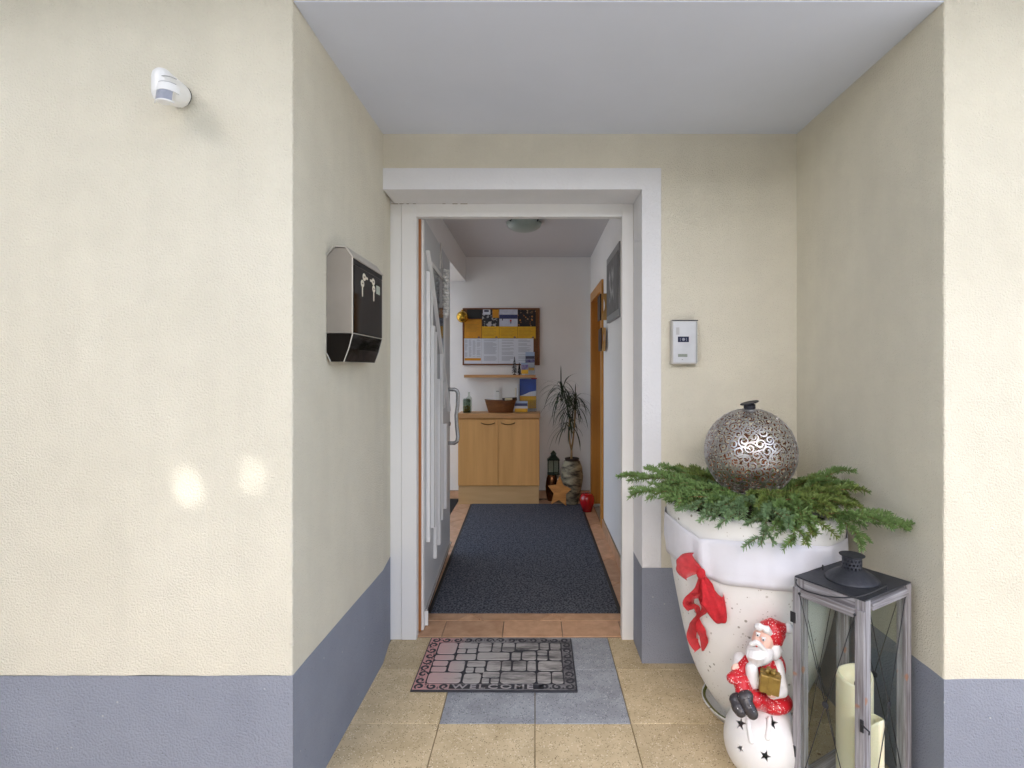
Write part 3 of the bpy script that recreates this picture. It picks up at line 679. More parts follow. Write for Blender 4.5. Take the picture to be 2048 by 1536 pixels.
toV = (Vector((0, 0, 1.2))-k0); toV.z = 0; toV.normalize(); RT = Vector((-toV.y, toV.x, 0)); UP = Vector((0, 0, 1))
def bowloop(name, ang, L, W, dep, m, seed, knot=k0):
    d_ = RT*math.cos(ang)+UP*math.sin(ang); wd = (-RT*math.sin(ang)+UP*math.cos(ang)); pts, wds, ws = [], [], []
    for i in range(29):
        s_ = i/28; a = math.pi*s_
        pts.append(knot+d_*L*(math.sin(a)**.85)+toV*dep*math.cos(a)*(.25+.75*math.sin(a))); wds.append(wd); ws.append(W*(.16+.84*math.sin(a)**.75))
    return strip(name, pts, wds, ws, m, 18, .0025, seed, [d_*L*.55*math.sin(math.pi*i/28)**2 for i in range(29)])
bowloop('loop', R(166), .088, .104, .03, REDT, 2, k0+UP*.010)
bowloop('loop', R(-68), .180, .088, .035, REDS, 5, k0-UP*.004+RT*.004)
MB().ball(k0+toV*.006, (.016, .014, .020)).build('knot', REDS, bow, smooth=True)
def tail(seq, m, seed):                # (u, v, stand-off, width)
    pts, wds, ws = [], [], []
    cp = [phit(u, v, off) for u, v, off, w_ in seq]; N = 8
    for i in range(len(cp)-1):
        p0, p1, p2, p3 = cp[max(i-1, 0)], cp[i], cp[i+1], cp[min(i+2, len(cp)-1)]
        for k in range(N):
            t = k/N
            pts.append(.5*((2*p1)+(p2-p0)*t+(2*p0-5*p1+4*p2-p3)*t*t+(3*p1-p0-3*p2+p3)*t**3)); ws.append((seq[i][3]+(seq[i+1][3]-seq[i][3])*t)*.72)
    pts.append(cp[-1]); ws.append(seq[-1][3])
    for i in range(len(pts)):
        d_ = (pts[min(i+1, len(pts)-1)]-pts[max(i-1, 0)]).normalized(); wd = d_.cross(toV)
        wd = wd.normalized() if wd.length > .2 else RT
        a = .55*math.sin(i*.25+seed); wds.append((wd*math.cos(a)+d_.cross(wd)*math.sin(a)).normalized())
    return strip('tail', pts, wds, ws, m, 8, .0016, seed)
tail([(1402, 1150, .02, .02), (1394, 1180, .022, .03), (1378, 1196, .03, .045), (1376, 1212, .04, .05), (1392, 1214, .03, .035), (1396, 1228, .02, .02), (1388, 1250, .018, .045), (1384, 1275, .016, .06), (1398, 1298, .01, .05)], REDS, 1)
tail([(1406, 1150, .02, .02), (1400, 1185, .016, .025), (1406, 1205, .02, .035), (1408, 1222, .025, .03), (1396, 1238, .02, .022), (1402, 1262, .02, .05), (1408, 1280, .014, .045), (1406, 1302, .008, .012)], REDS, 3)
tail([(1400, 1192, .022, .02), (1386, 1192, .034, .035), (1377, 1206, .042, .06), (1384, 1216, .03, .05)], REDT, 6)

# ------------------------------------------------------------------ pierced metal ball
BC = P(1500, 904, 2.15); BR = .175
ball = thing('filigree_ball', 'large pierced metal ball of scrollwork resting on spruce branches in the planter', 'ornament', BC-Vector((0, 0, BR)))
OUTM = mat('antique_steel', (.60, .59, .60), .34, .95, c2=(.33, .30, .29), vs=14, vrange=(.45, .75), rvar=.10)
INM = mat('orange_brown_inner', (.46, .13, .03), .5, .3, c2=(.14, .04, .015), vs=10)  # orange brown tone for the inner faces of the scrollwork
fb = bmesh.new(); rng = random.Random(3)
pts = []; N = 300
for k in range(N):
    z = 1-2*(k+.5)/N; ph = k*2.399963; r_ = math.sqrt(1-z*z); pts.append(Vector((r_*math.cos(ph), r_*math.sin(ph), z)))
def sph_strip(path2, ctr, w_):
    e1 = ctr.orthogonal().normalized(); e2 = ctr.cross(e1)
    n = len(path2); dirs = []
    for i in range(n):
        a, b = path2[max(0, i-1)], path2[min(n-1, i+1)]; dx, dy = b[0]-a[0], b[1]-a[1]; q = math.hypot(dx, dy) or 1
        dirs.append((-dy/q, dx/q))
    ro = []; 
    for i, (x_, y_) in enumerate(path2):
        wi = w_*(1.0 if 0 < i < n-1 else .6); quad = []
        for sgn in (1, -1):
            p = (ctr*BR+e1*(x_+sgn*dirs[i][0]*wi)+e2*(y_+sgn*dirs[i][1]*wi)).normalized()
            quad.append((fb.verts.new(BC+p*BR), fb.verts.new(BC+p*(BR-.0022))))
        ro.append(quad)
    for i in range(n-1):
        (a0_, a1_), (b0_, b1_) = ro[i]; (c0_, c1_), (d0_, d1_) = ro[i+1]
        f = fb.faces.new((a0_, c0_, d0_, b0_)); f.material_index = 0
        f = fb.faces.new((b1_, d1_, c1_, a1_)); f.material_index = 1
        f = fb.faces.new((a0_, a1_, c1_, c0_)); f.material_index = 0
        f = fb.faces.new((b1_, b0_, d0_, d1_)); f.material_index = 0
for k, c_ in enumerate(pts):
    a = rng.uniform(0, 6.283); hd = rng.choice((-1, 1)); rr = .0200*rng.uniform(.85, 1.15); n = 16
    path = []
    for i in range(n):
        t = i/(n-1); rad = rr*(1-.70*t); th = a+hd*t*1.35*2*math.pi
        path.append((rad*math.cos(th), rad*math.sin(th)))
    # a tail leaving the scroll the other way makes an S
    tx, ty = math.cos(a), math.sin(a); px_, py_ = -ty*hd, tx*hd
    lead = [(rr*tx-px_*s_*.022+tx*.010*(s_**2), rr*ty-py_*s_*.022+ty*.010*(s_**2)) for s_ in (1, .66, .33)]
    sph_strip(lead+path, c_, .0025)
mbx = MB(); mbx.bm = fb
tag(mbx.build('scrollwork', [OUTM, INM], ball, recalc=False), kind='stuff')
tilt = Matrix.Rotation(R(12), 3, 'Y') @ Matrix.Rotation(R(-8), 3, 'X'); tilt = Matrix.Rotation(R(-3), 3, 'Y') @ Matrix.Rotation(R(6), 3, 'X')
MB().lathe([(.022, .168), (.022, .192), (1e-6, .194)], 28, BC, tilt).build('cap', DARK, ball, auto=40)
MB().lathe([(.034, -.002), (.036, .0), (.034, .003), (1e-6, .004)], 28, BC+tilt @ Vector((0, 0, .198)), Matrix.Rotation(R(-14), 3, 'Y')).build('cap_lid', DARK, ball, auto=40)
MB().lathe([(.030, BR-.008), (.030, BR-.001), (.020, BR+.002)], 28, BC, tilt).build('collar', OUTM, ball, auto=40)
MB().lathe([(.045, -BR+.008), (.03, -BR+.003), (1e-6, -BR+.002)], 28, BC, None).build('foot', DARK, ball, smooth=True)

# ------------------------------------------------------------------ spruce branches
NEED = [mat('needles_green', (.13, .225, .065), .55, c2=(.20, .30, .10), vs=25, spec=.4), mat('needles_blue_green', (.135, .23, .105), .55, c2=(.23, .34, .17), vs=25, spec=.4), mat('needles_yellow_green', (.20, .25, .06), .55, c2=(.13, .20, .05), vs=25, spec=.4)]
BARK = mat('twig_bark', (.22, .12, .05), .8, c2=(.14, .075, .03), vs=60)
def branch(base, tip, spread, seed, mi, ntw=7, label=None, lift=.02, name='spruce_branch', needle=.024):
    rg = random.Random(seed); base, tip = Vector(base), Vector(tip); L = (tip-base).length; d0 = (tip-base).normalized()
    up = Vector((0, 0, 1)); sd = d0.cross(up).normalized(); up = sd.cross(d0)
    root = thing(name, label or 'green spruce branch lying in the bed around the pierced metal ball', 'branch', base, 0, 'spruce branches in the planter')
    axes = []
    main = [base+d0*L*t+up*lift*math.sin(math.pi*t)+sd*.012*math.sin(3*t+seed) for t in [i/8 for i in range(9)]]
    axes.append(main)
    for k in range(ntw):
        t = .12+.75*k/max(1, ntw-1); s_ = 1 if k % 2 else -1; p = base+d0*L*t+up*lift*math.sin(math.pi*t)
        l_ = spread*1.35*(1-.5*t)*rg.uniform(.75, 1.2); a = R(rg.uniform(28, 50))
        dr = (d0*math.cos(a)+sd*s_*math.sin(a)+up*rg.uniform(-.12, .35)).normalized()
        axes.append([p+dr*l_*q+up*(-.02*q*q) for q in [i/5 for i in range(6)]])
    st = MB(); nb = bmesh.new()
    for ai, ax in enumerate(axes):
        st.tube(ax, [.0034*(1-.6*i/(len(ax)-1)) if ai == 0 else .0017*(1-.5*i/(len(ax)-1)) for i in range(len(ax))], 5)
        tot = sum((ax[i+1]-ax[i]).length for i in range(len(ax)-1)); cnt = int(tot*1400)
        for k in range(cnt):
            f = (k+rg.random())/cnt
            if ai == 0 and f < .08: continue
            g = f*(len(ax)-1); i = min(int(g), len(ax)-2); p = ax[i].lerp(ax[i+1], g-i); d_ = (ax[i+1]-ax[i]).normalized()
            o1 = d_.orthogonal().normalized(); o2 = d_.cross(o1); ph = rg.uniform(0, 6.283)
            rad = o1*math.cos(ph)+o2*math.sin(ph)
            if rad.z < -.35 and rg.random() < .6: rad = -rad
            el = R(rg.uniform(45, 78))*(1-.45*max(0, f-.8)/.2)
            nd = (d_*math.cos(el)+rad*math.sin(el)).normalized(); ln = needle*rg.uniform(.75, 1.1)*(1-.25*f)
            sdv = nd.cross(Vector((rg.uniform(-1, 1), rg.uniform(-1, 1), rg.uniform(-1, 1)))).normalized()*.0016
            v = [nb.verts.new(p-sdv), nb.verts.new(p+nd*ln*.6-sdv*1.1), nb.verts.new(p+nd*ln), nb.verts.new(p+nd*ln*.6+sdv*1.1), nb.verts.new(p+sdv)]
            nb.faces.new(v)
    st.build('stem', BARK, root, smooth=True)
    m_ = MB(); m_.bm = nb; tag(m_.build('needles', NEED[mi], root, recalc=False), kind='stuff')
    return root
rc = random.Random(11)
hero = [ # tip (u, v, Y), base (u, v, Y), twig length, colour, label
 ((1246, 951, 2.18), (1440, 985, 2.10), .13, 0, 'long spruce branch reaching furthest left from the planter in front of the door surround'),
 ((1262, 985, 2.05), (1430, 1000, 2.04), .10, 0, None), ((1298, 938, 2.25), (1410, 985, 2.18), .08, 0, None), ((1326, 932, 2.33), (1420, 975, 2.25), .08, 0, None),
 ((1345, 1000, 1.98), (1450, 1000, 2.0), .08, 0, None), ((1360, 940, 2.36), (1440, 965, 2.26), .08, 2, None),
 ((1385, 1020, 1.92), (1470, 1000, 1.98), .08, 1, None), ((1425, 1040, 1.86), (1480, 1000, 1.95), .09, 1, None), ((1470, 1035, 1.84), (1500, 995, 1.95), .09, 1, None),
 ((1515, 1088, 1.79), (1545, 1010, 1.90), .09, 1, 'blue green spruce branch hanging lowest over the front of the planter rim'),
 ((1560, 1050, 1.80), (1550, 1000, 1.93), .09, 0, None), ((1592, 1085, 1.77), (1580, 1015, 1.88), .09, 0, None), ((1588, 1048, 1.76), (1500, 1005, 1.92), .08, 1, None),
 ((1632, 1070, 1.76), (1610, 1005, 1.90), .08, 2, None), ((1602, 1048, 1.77), (1598, 990, 1.92), .06, 0, None),
 ((1815, 1058, 1.72), (1650, 1025, 1.86), .10, 0, 'long brown tipped spruce branch pointing furthest right above the tall lantern'),
 ((1722, 1085, 1.76), (1640, 1020, 1.88), .09, 0, None), ((1700, 1015, 1.84), (1600, 1000, 1.95), .09, 2, None), ((1720, 978, 1.90), (1610, 1000, 1.97), .07, 2, None),
 ((1684, 938, 2.02), (1600, 995, 2.06), .08, 0, 'spruce branch with a forked tip standing up against the right porch wall'),
 ((1700, 968, 1.98), (1620, 985, 2.05), .06, 0, None), ((1660, 975, 2.0), (1590, 1000, 2.04), .07, 2, None), ((1650, 1010, 1.84), (1570, 1000, 1.95), .08, 2, None),
 ((1620, 968, 2.2), (1560, 985, 2.18), .07, 0, None), ((1640, 960, 2.10), (1580, 985, 2.12), .08, 2, None)]
for i, (t_, b_, sp_, mi, lb_) in enumerate(hero):
    branch(P(*b_), P(*t_), sp_, 100+i, mi, 4 if sp_ < .1 else 7, lb_, .015)
for i in range(44):                    # the bed between them
    a = rc.uniform(0, 6.283); r0 = rc.uniform(.06, .16); r1 = rc.uniform(.27, .345)
    a2 = a+rc.uniform(-.5, .5); zb = .835+rc.uniform(0, .03)
    branch(PC+Vector((r0*math.cos(a), r0*math.sin(a), zb)), PC+Vector((min(.33, r1*math.cos(a2)), min(.31, r1*math.sin(a2)), zb+rc.uniform(-.01, .05))), .085, 300+i, rc.choice((0, 0, 1, 2)), 4)

# ================================================================== CERAMIC FIGURINE
FY = 1.84
def F(cx, cy, d_=0.0): return P(1430+.2123*cx, 1210+.2123*cy, FY+d_)
FS = .2123*FY/FOC
CERW = mat('white_ceramic', (.80, .79, .78), .35, c2=(.76, .75, .75), vs=20)
CERR = mat('red_ceramic', (.58, .012, .022), .3, speck=[(165, .30, (.82, .80, .80), 60, .45)], c2=(.48, .01, .018), vs=30)
SKIN = mat('painted_skin', (.80, .55, .44), .45, c2=(.80, .46, .38), vs=40)
GOLD = mat('gold_paint', (.32, .21, .05), .38, .4, c2=(.24, .15, .035), vs=40)
BOOT = mat('black_glaze', (.045, .040, .045), .25, speck=[(150, .18, (.7, .7, .7), 60, .55)])
REDL = mat('lip_red', (.5, .05, .04), .4)
fg = thing('figurine', 'ceramic bearded figurine in red hat and coat sitting on a white ball with star holes', 'figurine', (.768, 1.84, 0))
# ball with star holes
ec = F(440, 1240, .0)
er = Matrix.Rotation(R(14), 3, 'Y')
eg = MB().lathe([(1e-6, -.134)]+[(.121*math.cos(R(t))*(1+.05*math.sin(R(-t))), .134*math.sin(R(t))) for t in range(-84, 85, 4)]+[(1e-6, .134)], 64, (0, 0, 0)).mesh('tmp', True)
eo = new('tmp', eg); s_ = eo.modifiers.new('s', 'SOLIDIFY'); s_.thickness = .006; s_.offset = -1
eo.matrix_world = Matrix.Translation(ec) @ er.to_4x4()
cut = MB()
def star(c, r, nd, rot):
    nd = nd.normalized(); e1 = Vector((0, 0, 1)).cross(nd).normalized(); e2 = nd.cross(e1)
    pl_ = []
    for k in range(10):
        q = r if k % 2 == 0 else r*.42; t = rot+k*math.pi/5
        pl_.append(c+nd*.03+(e1*math.cos(t)+e2*math.sin(t))*q)
    cut.extrude(pl_, -nd*.06)
def egg_hit(cx, cy):
    o_ = Vector((0, 0, CAM_H)); d_ = (F(cx, cy)-o_).normalized(); er_i = er.inverted()
    sc_ = lambda v: Vector((v.x/.121, v.y/.121, v.z/.134))
    o2, d2 = sc_(er_i @ (o_-ec)), sc_(er_i @ d_); a_, b2, c2 = d2.dot(d2), o2.dot(d2), o2.dot(o2)-1
    t_ = (-b2-math.sqrt(max(0, b2*b2-a_*c2)))/a_
    return o_+d_*t_
for (cx, cy, rr, dy_, ro) in ((535, 1100, 55, -.112, 1.2), (235, 1115, 52, -.105, 1.9), (475, 1425, 46, -.105, 1.3), (235, 1350, 36, -.085, 1.0)):
    c_ = egg_hit(cx, cy); star(c_, rr*FS*1.1, c_-ec, ro)
co = new('tmpc', cut.mesh('tmpc')); bo = eo.modifiers.new('b', 'BOOLEAN'); bo.object = co; bo.operation = 'DIFFERENCE'; bo.solver = 'EXACT'
em = evaluated(eo); em.transform(Matrix.Translation(ec) @ er.to_4x4()); bpy.data.objects.remove(eo); bpy.data.objects.remove(co)
em.transform(wmat(fg).inverted()); em.materials.clear(); em.materials.append(CERW); em.shade_smooth(); em.set_sharp_from_angle(angle=R(40))
new('snowball_base', em, fg)
for (cx0, cy0, cx1, cy1) in ((315, 1100, 345, 1290), (515, 1080, 500, 1260)):
    MB().capsule(egg_hit(cx0, cy0)+Vector((0, .0045, 0)), egg_hit(cx1, cy1)+Vector((0, .0045, 0)), .008, .0095).build('drip', CERW, fg, smooth=True)
# coat
b_ = MB()
b_.ball(F(470, 690, -.015), (.056, .050, .075), Matrix.Rotation(R(6), 3, 'Y'))
b_.ball(F(545, 900, -.02), (.062, .062, .033), Matrix.Rotation(R(-4), 3, 'Y'))
b_.ball(F(560, 580, .005), (.036, .04, .05))
b_.capsule(F(250, 720, -.065), F(270, 860, -.095), .026, .024)
b_.capsule(F(430, 850, -.02), F(250, 740, -.065), .034, .027)
b_.capsule(F(460, 900, -.03), F(370, 890, -.09), .034, .028)
b_.capsule(F(320, 520, -.02), F(215, 660, -.045), .020, .022)
b_.capsule(F(215, 660, -.045), F(160, 690, -.065), .021, .018)
blob(b_, 'coat', CERR, fg, .003, 3)
blob(MB().capsule(F(345, 600, -.062), F(360, 730, -.064), .020, .022), 'shirt', CERW, fg, .003, 2)
b_ = MB(); b_.capsule(F(590, 560, -.025), F(620, 800, -.055), .019, .024); b_.capsule(F(620, 800, -.055), F(540, 835, -.085), .024, .017)
blob(b_, 'sleeve', CERW, fg, .003, 3)
b_ = MB(); b_.capsule(F(545, 838, -.092), F(520, 835, -.105), .013, .012)
for k in range(4): b_.capsule(F(500+k*22, 838-k*3, -.108), F(500+k*22, 812-k*3, -.112), .0055, .005)
b_.capsule(F(570, 815, -.1), F(590, 790, -.1), .0055, .005)
blob(b_, 'hand', SKIN, fg, .0017, 2)
b_ = MB(); b_.ball(F(188, 605, -.035), .013)
for k in range(4): b_.capsule(F(172+k*11, 600-k*4, -.045), F(176+k*11, 572-k*4, -.04), .005, .0045)
b_.capsule(F(205, 610, -.042), F(220, 590, -.045), .005, .0045)
blob(b_, 'hand', SKIN, fg, .0017, 2)
blob(MB().capsule(F(240, 520, .0), F(215, 590, -.005), .026, .02), 'sack', CERW, fg, .003, 2)
# gift
gm = Matrix.Rotation(R(-22), 3, 'Z') @ Matrix.Rotation(R(6), 3, 'Y')
gc = F(515, 725, -.095)
g = MB().box(gc-Vector((.030, .025, .029)), gc+Vector((.030, .025, .029)), .004, gm).build('gift_box', GOLD, fg)
gr_ = MB().box(gc-Vector((.006, .0265, .0305)), gc+Vector((.006, .0265, .0305)), .001, gm).box(gc-Vector((.0315, .006, .0305)), gc+Vector((.0315, .006, .0305)), .001, gm)
gr_.build('gift_ribbon', GOLD, g)
gb = MB(); top = gc+gm @ Vector((0, 0, .031))
for a in (0, 1, 2, 3):
    q = gm @ Vector((.011*math.cos(a*1.57+.5), .011*math.sin(a*1.57+.5), .006)); gb.ball(top+q, (.010, .006, .007), Matrix.Rotation(a*1.57+.5, 3, 'Z'), 12, 8)
gb.build('gift_bow', GOLD, g, smooth=True)
# head
b_ = MB(); b_.ball(F(450, 330, -.035), (.034, .034, .040), Matrix.Rotation(R(14), 3, 'Y'))
b_.ball(F(393, 322, -.066), (.0095, .010, .009)); b_.ball(F(475, 375, -.058), (.013, .011, .012)); b_.ball(F(380, 350, -.055), (.008, .01, .009))
head = blob(b_, 'head', SKIN, fg, .0022, 2)
for (cx, cy, dd) in ((405, 284, -.0655), (458, 327, -.0675)):
    MB().ball(F(cx, cy, dd), (.0062, .004, .0052), None, 14, 10).build('eye', CERW, head, smooth=True)
    MB().ball(F(cx-3, cy+2, dd-.0035), .0026, None, 10, 8).build('pupil', DARK, head, smooth=True)
    MB().capsule(F(cx-14, cy-20, dd+.001), F(cx+18, cy-14, dd+.001), .0028, .0024).build('eyebrow', CERW, head, smooth=True)
MB().ball(F(393, 379, -.073), (.0045, .004, .0062)).build('mouth', REDL, head, smooth=True)
# beard
b_ = MB(); b_.ball(F(420, 455, -.045), (.046, .036, .037), Matrix.Rotation(R(-6), 3, 'Y')); b_.ball(F(545, 420, -.03), (.026, .03, .034)); b_.capsule(F(390, 540, -.062), F(372, 590, -.064), .018, .005)
for k in range(11):
    a = k/10; x0, y0_ = 318+a*230, 420+60*math.sin(a*3.1)*.3; x1, y1_ = 330+a*215, 545+45*math.sin(a*math.pi)-a*30
    b_.tube([F(x0, y0_, -.070+.03*(a-.4)**2*4), F((x0+x1)/2-12, (y0_+y1_)/2, -.086+.035*(a-.4)**2*4), F(x1, y1_, -.068+.03*(a-.4)**2*4)], [.0062, .0068, .003], 8)
b_.capsule(F(340, 368, -.068), F(385, 352, -.074), .007, .009); b_.capsule(F(405, 360, -.074), F(470, 425, -.068), .009, .007)
blob(b_, 'beard', CERW, fg, .0019, 1)
# hat
b_ = MB(); b_.ball(F(520, 265, -.02), (.046, .042, .036), Matrix.Rotation(R(38), 3, 'Y')); b_.capsule(F(540, 220, -.02), F(650, 215, -.015), .034, .016); b_.capsule(F(590, 280, -.015), F(600, 350, -.01), .027, .014)
hat = blob(b_, 'hat', CERR, fg, .0025, 3)
pth = [F(405+200*t, 205+230*t-70*math.sin(math.pi*t), -.045-.026*math.sin(math.pi*t)+.035*t) for t in [i/10 for i in range(11)]]
b_ = MB(); b_.tube(pth, [.011+.003*math.sin(i*1.9) for i in range(11)], 10); b_.ball(pth[0], .012); b_.ball(pth[-1], .012)
MBf = blob(b_, 'hat_brim', CERW, hat, .002, 2)
pm = MB().ball(F(695, 220, -.02), .0168, None, 20, 14)
for v in pm.bm.verts: v.co += (v.co-F(695, 220, -.02)).normalized()*.0012*mnoise.noise(v.co*220)
pm.build('pompom', CERW, hat, smooth=True)
# boots
for (a, b, c_) in (((205, 900, -.10), (215, 960, -.115), (240, 1000, -.125)), ((280, 880, -.115), (315, 960, -.13), (350, 1020, -.138))):
    b_ = MB(); b_.capsule(F(*a), F(*b), .021, .020); b_.capsule(F(*b), F(*c_), .021, .019); b_.capsule(F(a[0]-10, a[1]-5, a[2]), F(a[0]+25, a[1]-22, a[2]), .0205, .019)
    blob(b_, 'boot', BOOT, fg, .0025, 2)

# ================================================================== TALL LANTERN
LT = .69
lcen = Vector((1.012, 1.724, 0)); la = R(31)
ln = thing('lantern', 'tall weathered wooden lantern with glass sides and dark metal cap beside the figurine', 'lantern', lcen, la)
WOOD = mat('weathered_wood', (.37, .37, .395), .8, coord='obj', c2=(.16, .145, .155), vs=1, stretch=(120, 120, 5), vdet=6, vrange=(.36, .62), bump=.6, bs=1.0, bdist=.002,
           speck=[(22, .35, (.30, .16, .11), 9, .56)])
HB, HA = .134, .111                     # half sizes along local x and y
def stick(name, a, b, wx, wy, parent=ln, m=WOOD, bev=.0015):   # a length of wood with its grain along it
    a, b = Vector(a), Vector(b); L = (b-a).length
    mb = MB().box((-wx/2, -wy/2, 0), (wx/2, wy/2, L), bev)
    o_ = mb.build(name, m, parent, world=False); o_.location = a
    dv = (b-a).normalized()
    o_.rotation_euler = (0, 0, 0) if dv.z > .99 else (dv.to_track_quat('Z', 'Y').to_euler())
    return o_
PW = .030
for sx_ in (-1, 1):
    for sy_ in (-1, 1): stick('post', (sx_*(HB-PW/2), sy_*(HA-PW/2), .0), (sx_*(HB-PW/2), sy_*(HA-PW/2), LT-.004), PW, PW)
for z in (.03, LT-.024):
    for sy_ in (-1, 1): stick('rail', (-HB+PW+.0005, sy_*(HA-.012), z), (HB-PW-.0005, sy_*(HA-.012), z), .036, .020)
    stick('rail', (HB-.012, -HA+PW+.0005, z), (HB-.012, HA-PW-.0005, z), .020, .036)
    stick('rail', (-HB+.014, -HA+PW+.0005, z), (-HB+.014, HA-PW-.0005, z), .020, .036)
stick('floor_board', (-HB+.012, 0, .038), (HB-.012, 0, .038), .200, .010)
# the door on the side that faces left, hung on the far post
DX = -HB-.0045
dr = stick('lantern_door', (DX, HA-.013, .012), (DX, HA-.013, LT-.032), .008, .026)
for (a, b) in (((DX, -HA+.013, .012), (DX, -HA+.013, LT-.032)),): stick('door_stile', (0, -2*HA+.026, 0), (0, -2*HA+.026, LT-.044), .008, .026, dr)
for z in (.013, LT-.044-.013): stick('door_rail', (0, -2*HA+.0395, z), (0, -.0135, z), .008, .026, dr)
for z in (.10, LT-.16): MB().box((-.0065, .002, z), (-.0035, .020, z+.034), .0005).build('hinge', DARK, dr, world=False)
lt_ = MB().box((-.009, -2*HA+.012, .30), (-.004, -2*HA+.022, .335), .001).tube([(-.008, -2*HA+.016, .325), (-.014, -2*HA+.004, .322), (-.014, -2*HA-.008, .318), (-.009, -2*HA-.004, .306)], .0022, 6)
lt_.build('latch', DARK, dr, world=False)
# panes and their crossed wires
def pane(parent, c, u_, n_, hw_, z0, z1):
    c, u_, n_ = Vector(c), Vector(u_), Vector(n_)
    mb = MB(); mb.extrude([c-u_*hw_+Vector((0, 0, z0)), c+u_*hw_+Vector((0, 0, z0)), c+u_*hw_+Vector((0, 0, z1)), c-u_*hw_+Vector((0, 0, z1))], n_*.002)
    mb.build('glass_pane', GLASS, parent, world=False)
    w_ = MB(); o1 = n_*.006; zc = (z0+z1)/2
    for s_ in (-1, 1):
        w_.tube([c+u_*s_*hw_*1.02+o1+Vector((0, 0, z1+.012)), c+o1*1.4+Vector((0, 0, zc)), c-u_*s_*hw_*1.02+o1+Vector((0, 0, z0-.012))], .0014, 6)
        for z in (z1+.012, z0-.012): w_.ball(c+u_*s_*hw_*1.02+o1+Vector((0, 0, z)), .0042, None, 10, 8)
    q = n_.to_track_quat('Z', 'Y').to_matrix()
    w_.lathe([(.0095, -.0015), (.0105, 0), (.0095, .002), (.004, .0035)], 14, c+o1*1.4+Vector((0, 0, zc)), q)
    w_.build('crossed_wire', DARK, parent, world=False, auto=40)
pane(dr, (0, -HA+.013, 0), (0, 1, 0), (-1, 0, 0), HA-.026, .025, LT-.071)
pane(ln, (0, -HA+.010, 0), (1, 0, 0), (0, -1, 0), HB-PW, .046, LT-.043)
pane(ln, (0, HA-.010, 0), (1, 0, 0), (0, 1, 0), HB-PW, .046, LT-.043)
pane(ln, (HB-.010, 0, 0), (0, 1, 0), (1, 0, 0), HA-PW, .046, LT-.043)
CAPM = mat('lantern_cap_metal', (.040, .043, .055), .5, .55, c2=(.06, .063, .075), vs=60, bump=.15, bs=400)
tp = MB().box((-HB+.001, -HA+.001, LT-.0038), (HB-.001, HA-.001, LT+.0005), .0005).build('top_plate', CAPM, ln, world=False)
dome = [(.078, LT+.0006), (.073, LT+.006), (.062, LT+.015), (.050, LT+.023), (.038, LT+.030), (.029, LT+.036)]
dm_ = MB().lathe(dome, 48, (0, 0, 0), None, lambda p, t: Vector((p.x*1.08, p.y, p.z)))
dm_.build('dome', CAPM, ln, world=False, smooth=True)
ch = bmesh.new(); NC = 32; zr = [LT+.028, LT+.036, LT+.042, LT+.048, LT+.054, LT+.060, LT+.066, LT+.074]
rg_ = [[ch.verts.new(((.0285)*math.cos(2*math.pi*k/NC), .0285*math.sin(2*math.pi*k/NC), z)) for k in range(NC)] for z in zr]
for j in range(len(zr)-1):
    for k in range(NC):
        if j in (1, 3, 5) and (k+(j//2)) % 2 == 0: continue    # pierced rows
        ch.faces.new((rg_[j][k], rg_[j][(k+1) % NC], rg_[j+1][(k+1) % NC], rg_[j+1][k]))
mbx = MB(); mbx.bm = ch; oc = mbx.build('chimney', CAPM, ln, world=False); q = oc.modifiers.new('t', 'SOLIDIFY'); q.thickness = .0012
MB().lathe([(.0298, LT+.028), (.0298, LT+.034), (.0285, LT+.035)], 32).build('chimney_ring', CAPM, ln, world=False)
MB().lathe([(.0287, LT+.072), (.0365, LT+.076), (.037, LT+.078), (.0287, LT+.0795), (1e-6, LT+.0775)], 36).build('chimney_lid', CAPM, ln, world=False, auto=40)
hk = MB()
hooks = [Vector((-.085, .075, LT)), Vector((.085, -.075, LT))]
hooks = [Matrix.Rotation(-la, 3, 'Z') @ (P(1646, 1136, 1.80)-lcen), Matrix.Rotation(-la, 3, 'Z') @ (P(1773, 1173, 1.635)-lcen)]
hooks = [Vector((h.x, h.y, LT)) for h in hooks]
hook_ob = MB()
for h in hooks: hook_ob.tube([h+Vector((0, 0, -.001)), h+Vector((0, 0, .010)), h+Vector((.004, .003, .014)), h+Vector((.007, .005, .009))], .0024, 7)
hook_ob.build('hook', DARK, ln, world=False)
hp = [P(1646, 1134, 1.80), P(1622, 1142, 1.80), P(1601, 1152, 1.77), P(1592, 1161, 1.735), P(1594, 1170, 1.70), P(1610, 1181, 1.655), P(1640, 1190, 1.60), P(1675, 1195, 1.56), P(1710, 1194, 1.535), P(1738, 1187, 1.545), P(1773, 1171, 1.635)]
hs = []
for i in range(len(hp)-1):
    p0, p1, p2, p3 = hp[max(i-1, 0)], hp[i], hp[i+1], hp[min(i+2, len(hp)-1)]
    for k in range(5):
        t = k/5; hs.append(.5*((2*p1)+(p2-p0)*t+(2*p0-5*p1+4*p2-p3)*t*t+(3*p1-p0-3*p2+p3)*t**3))
hs.append(hp[-1]); MB().tube(hs, .0022, 7).build('bail_handle', DARK, ln, smooth=True)
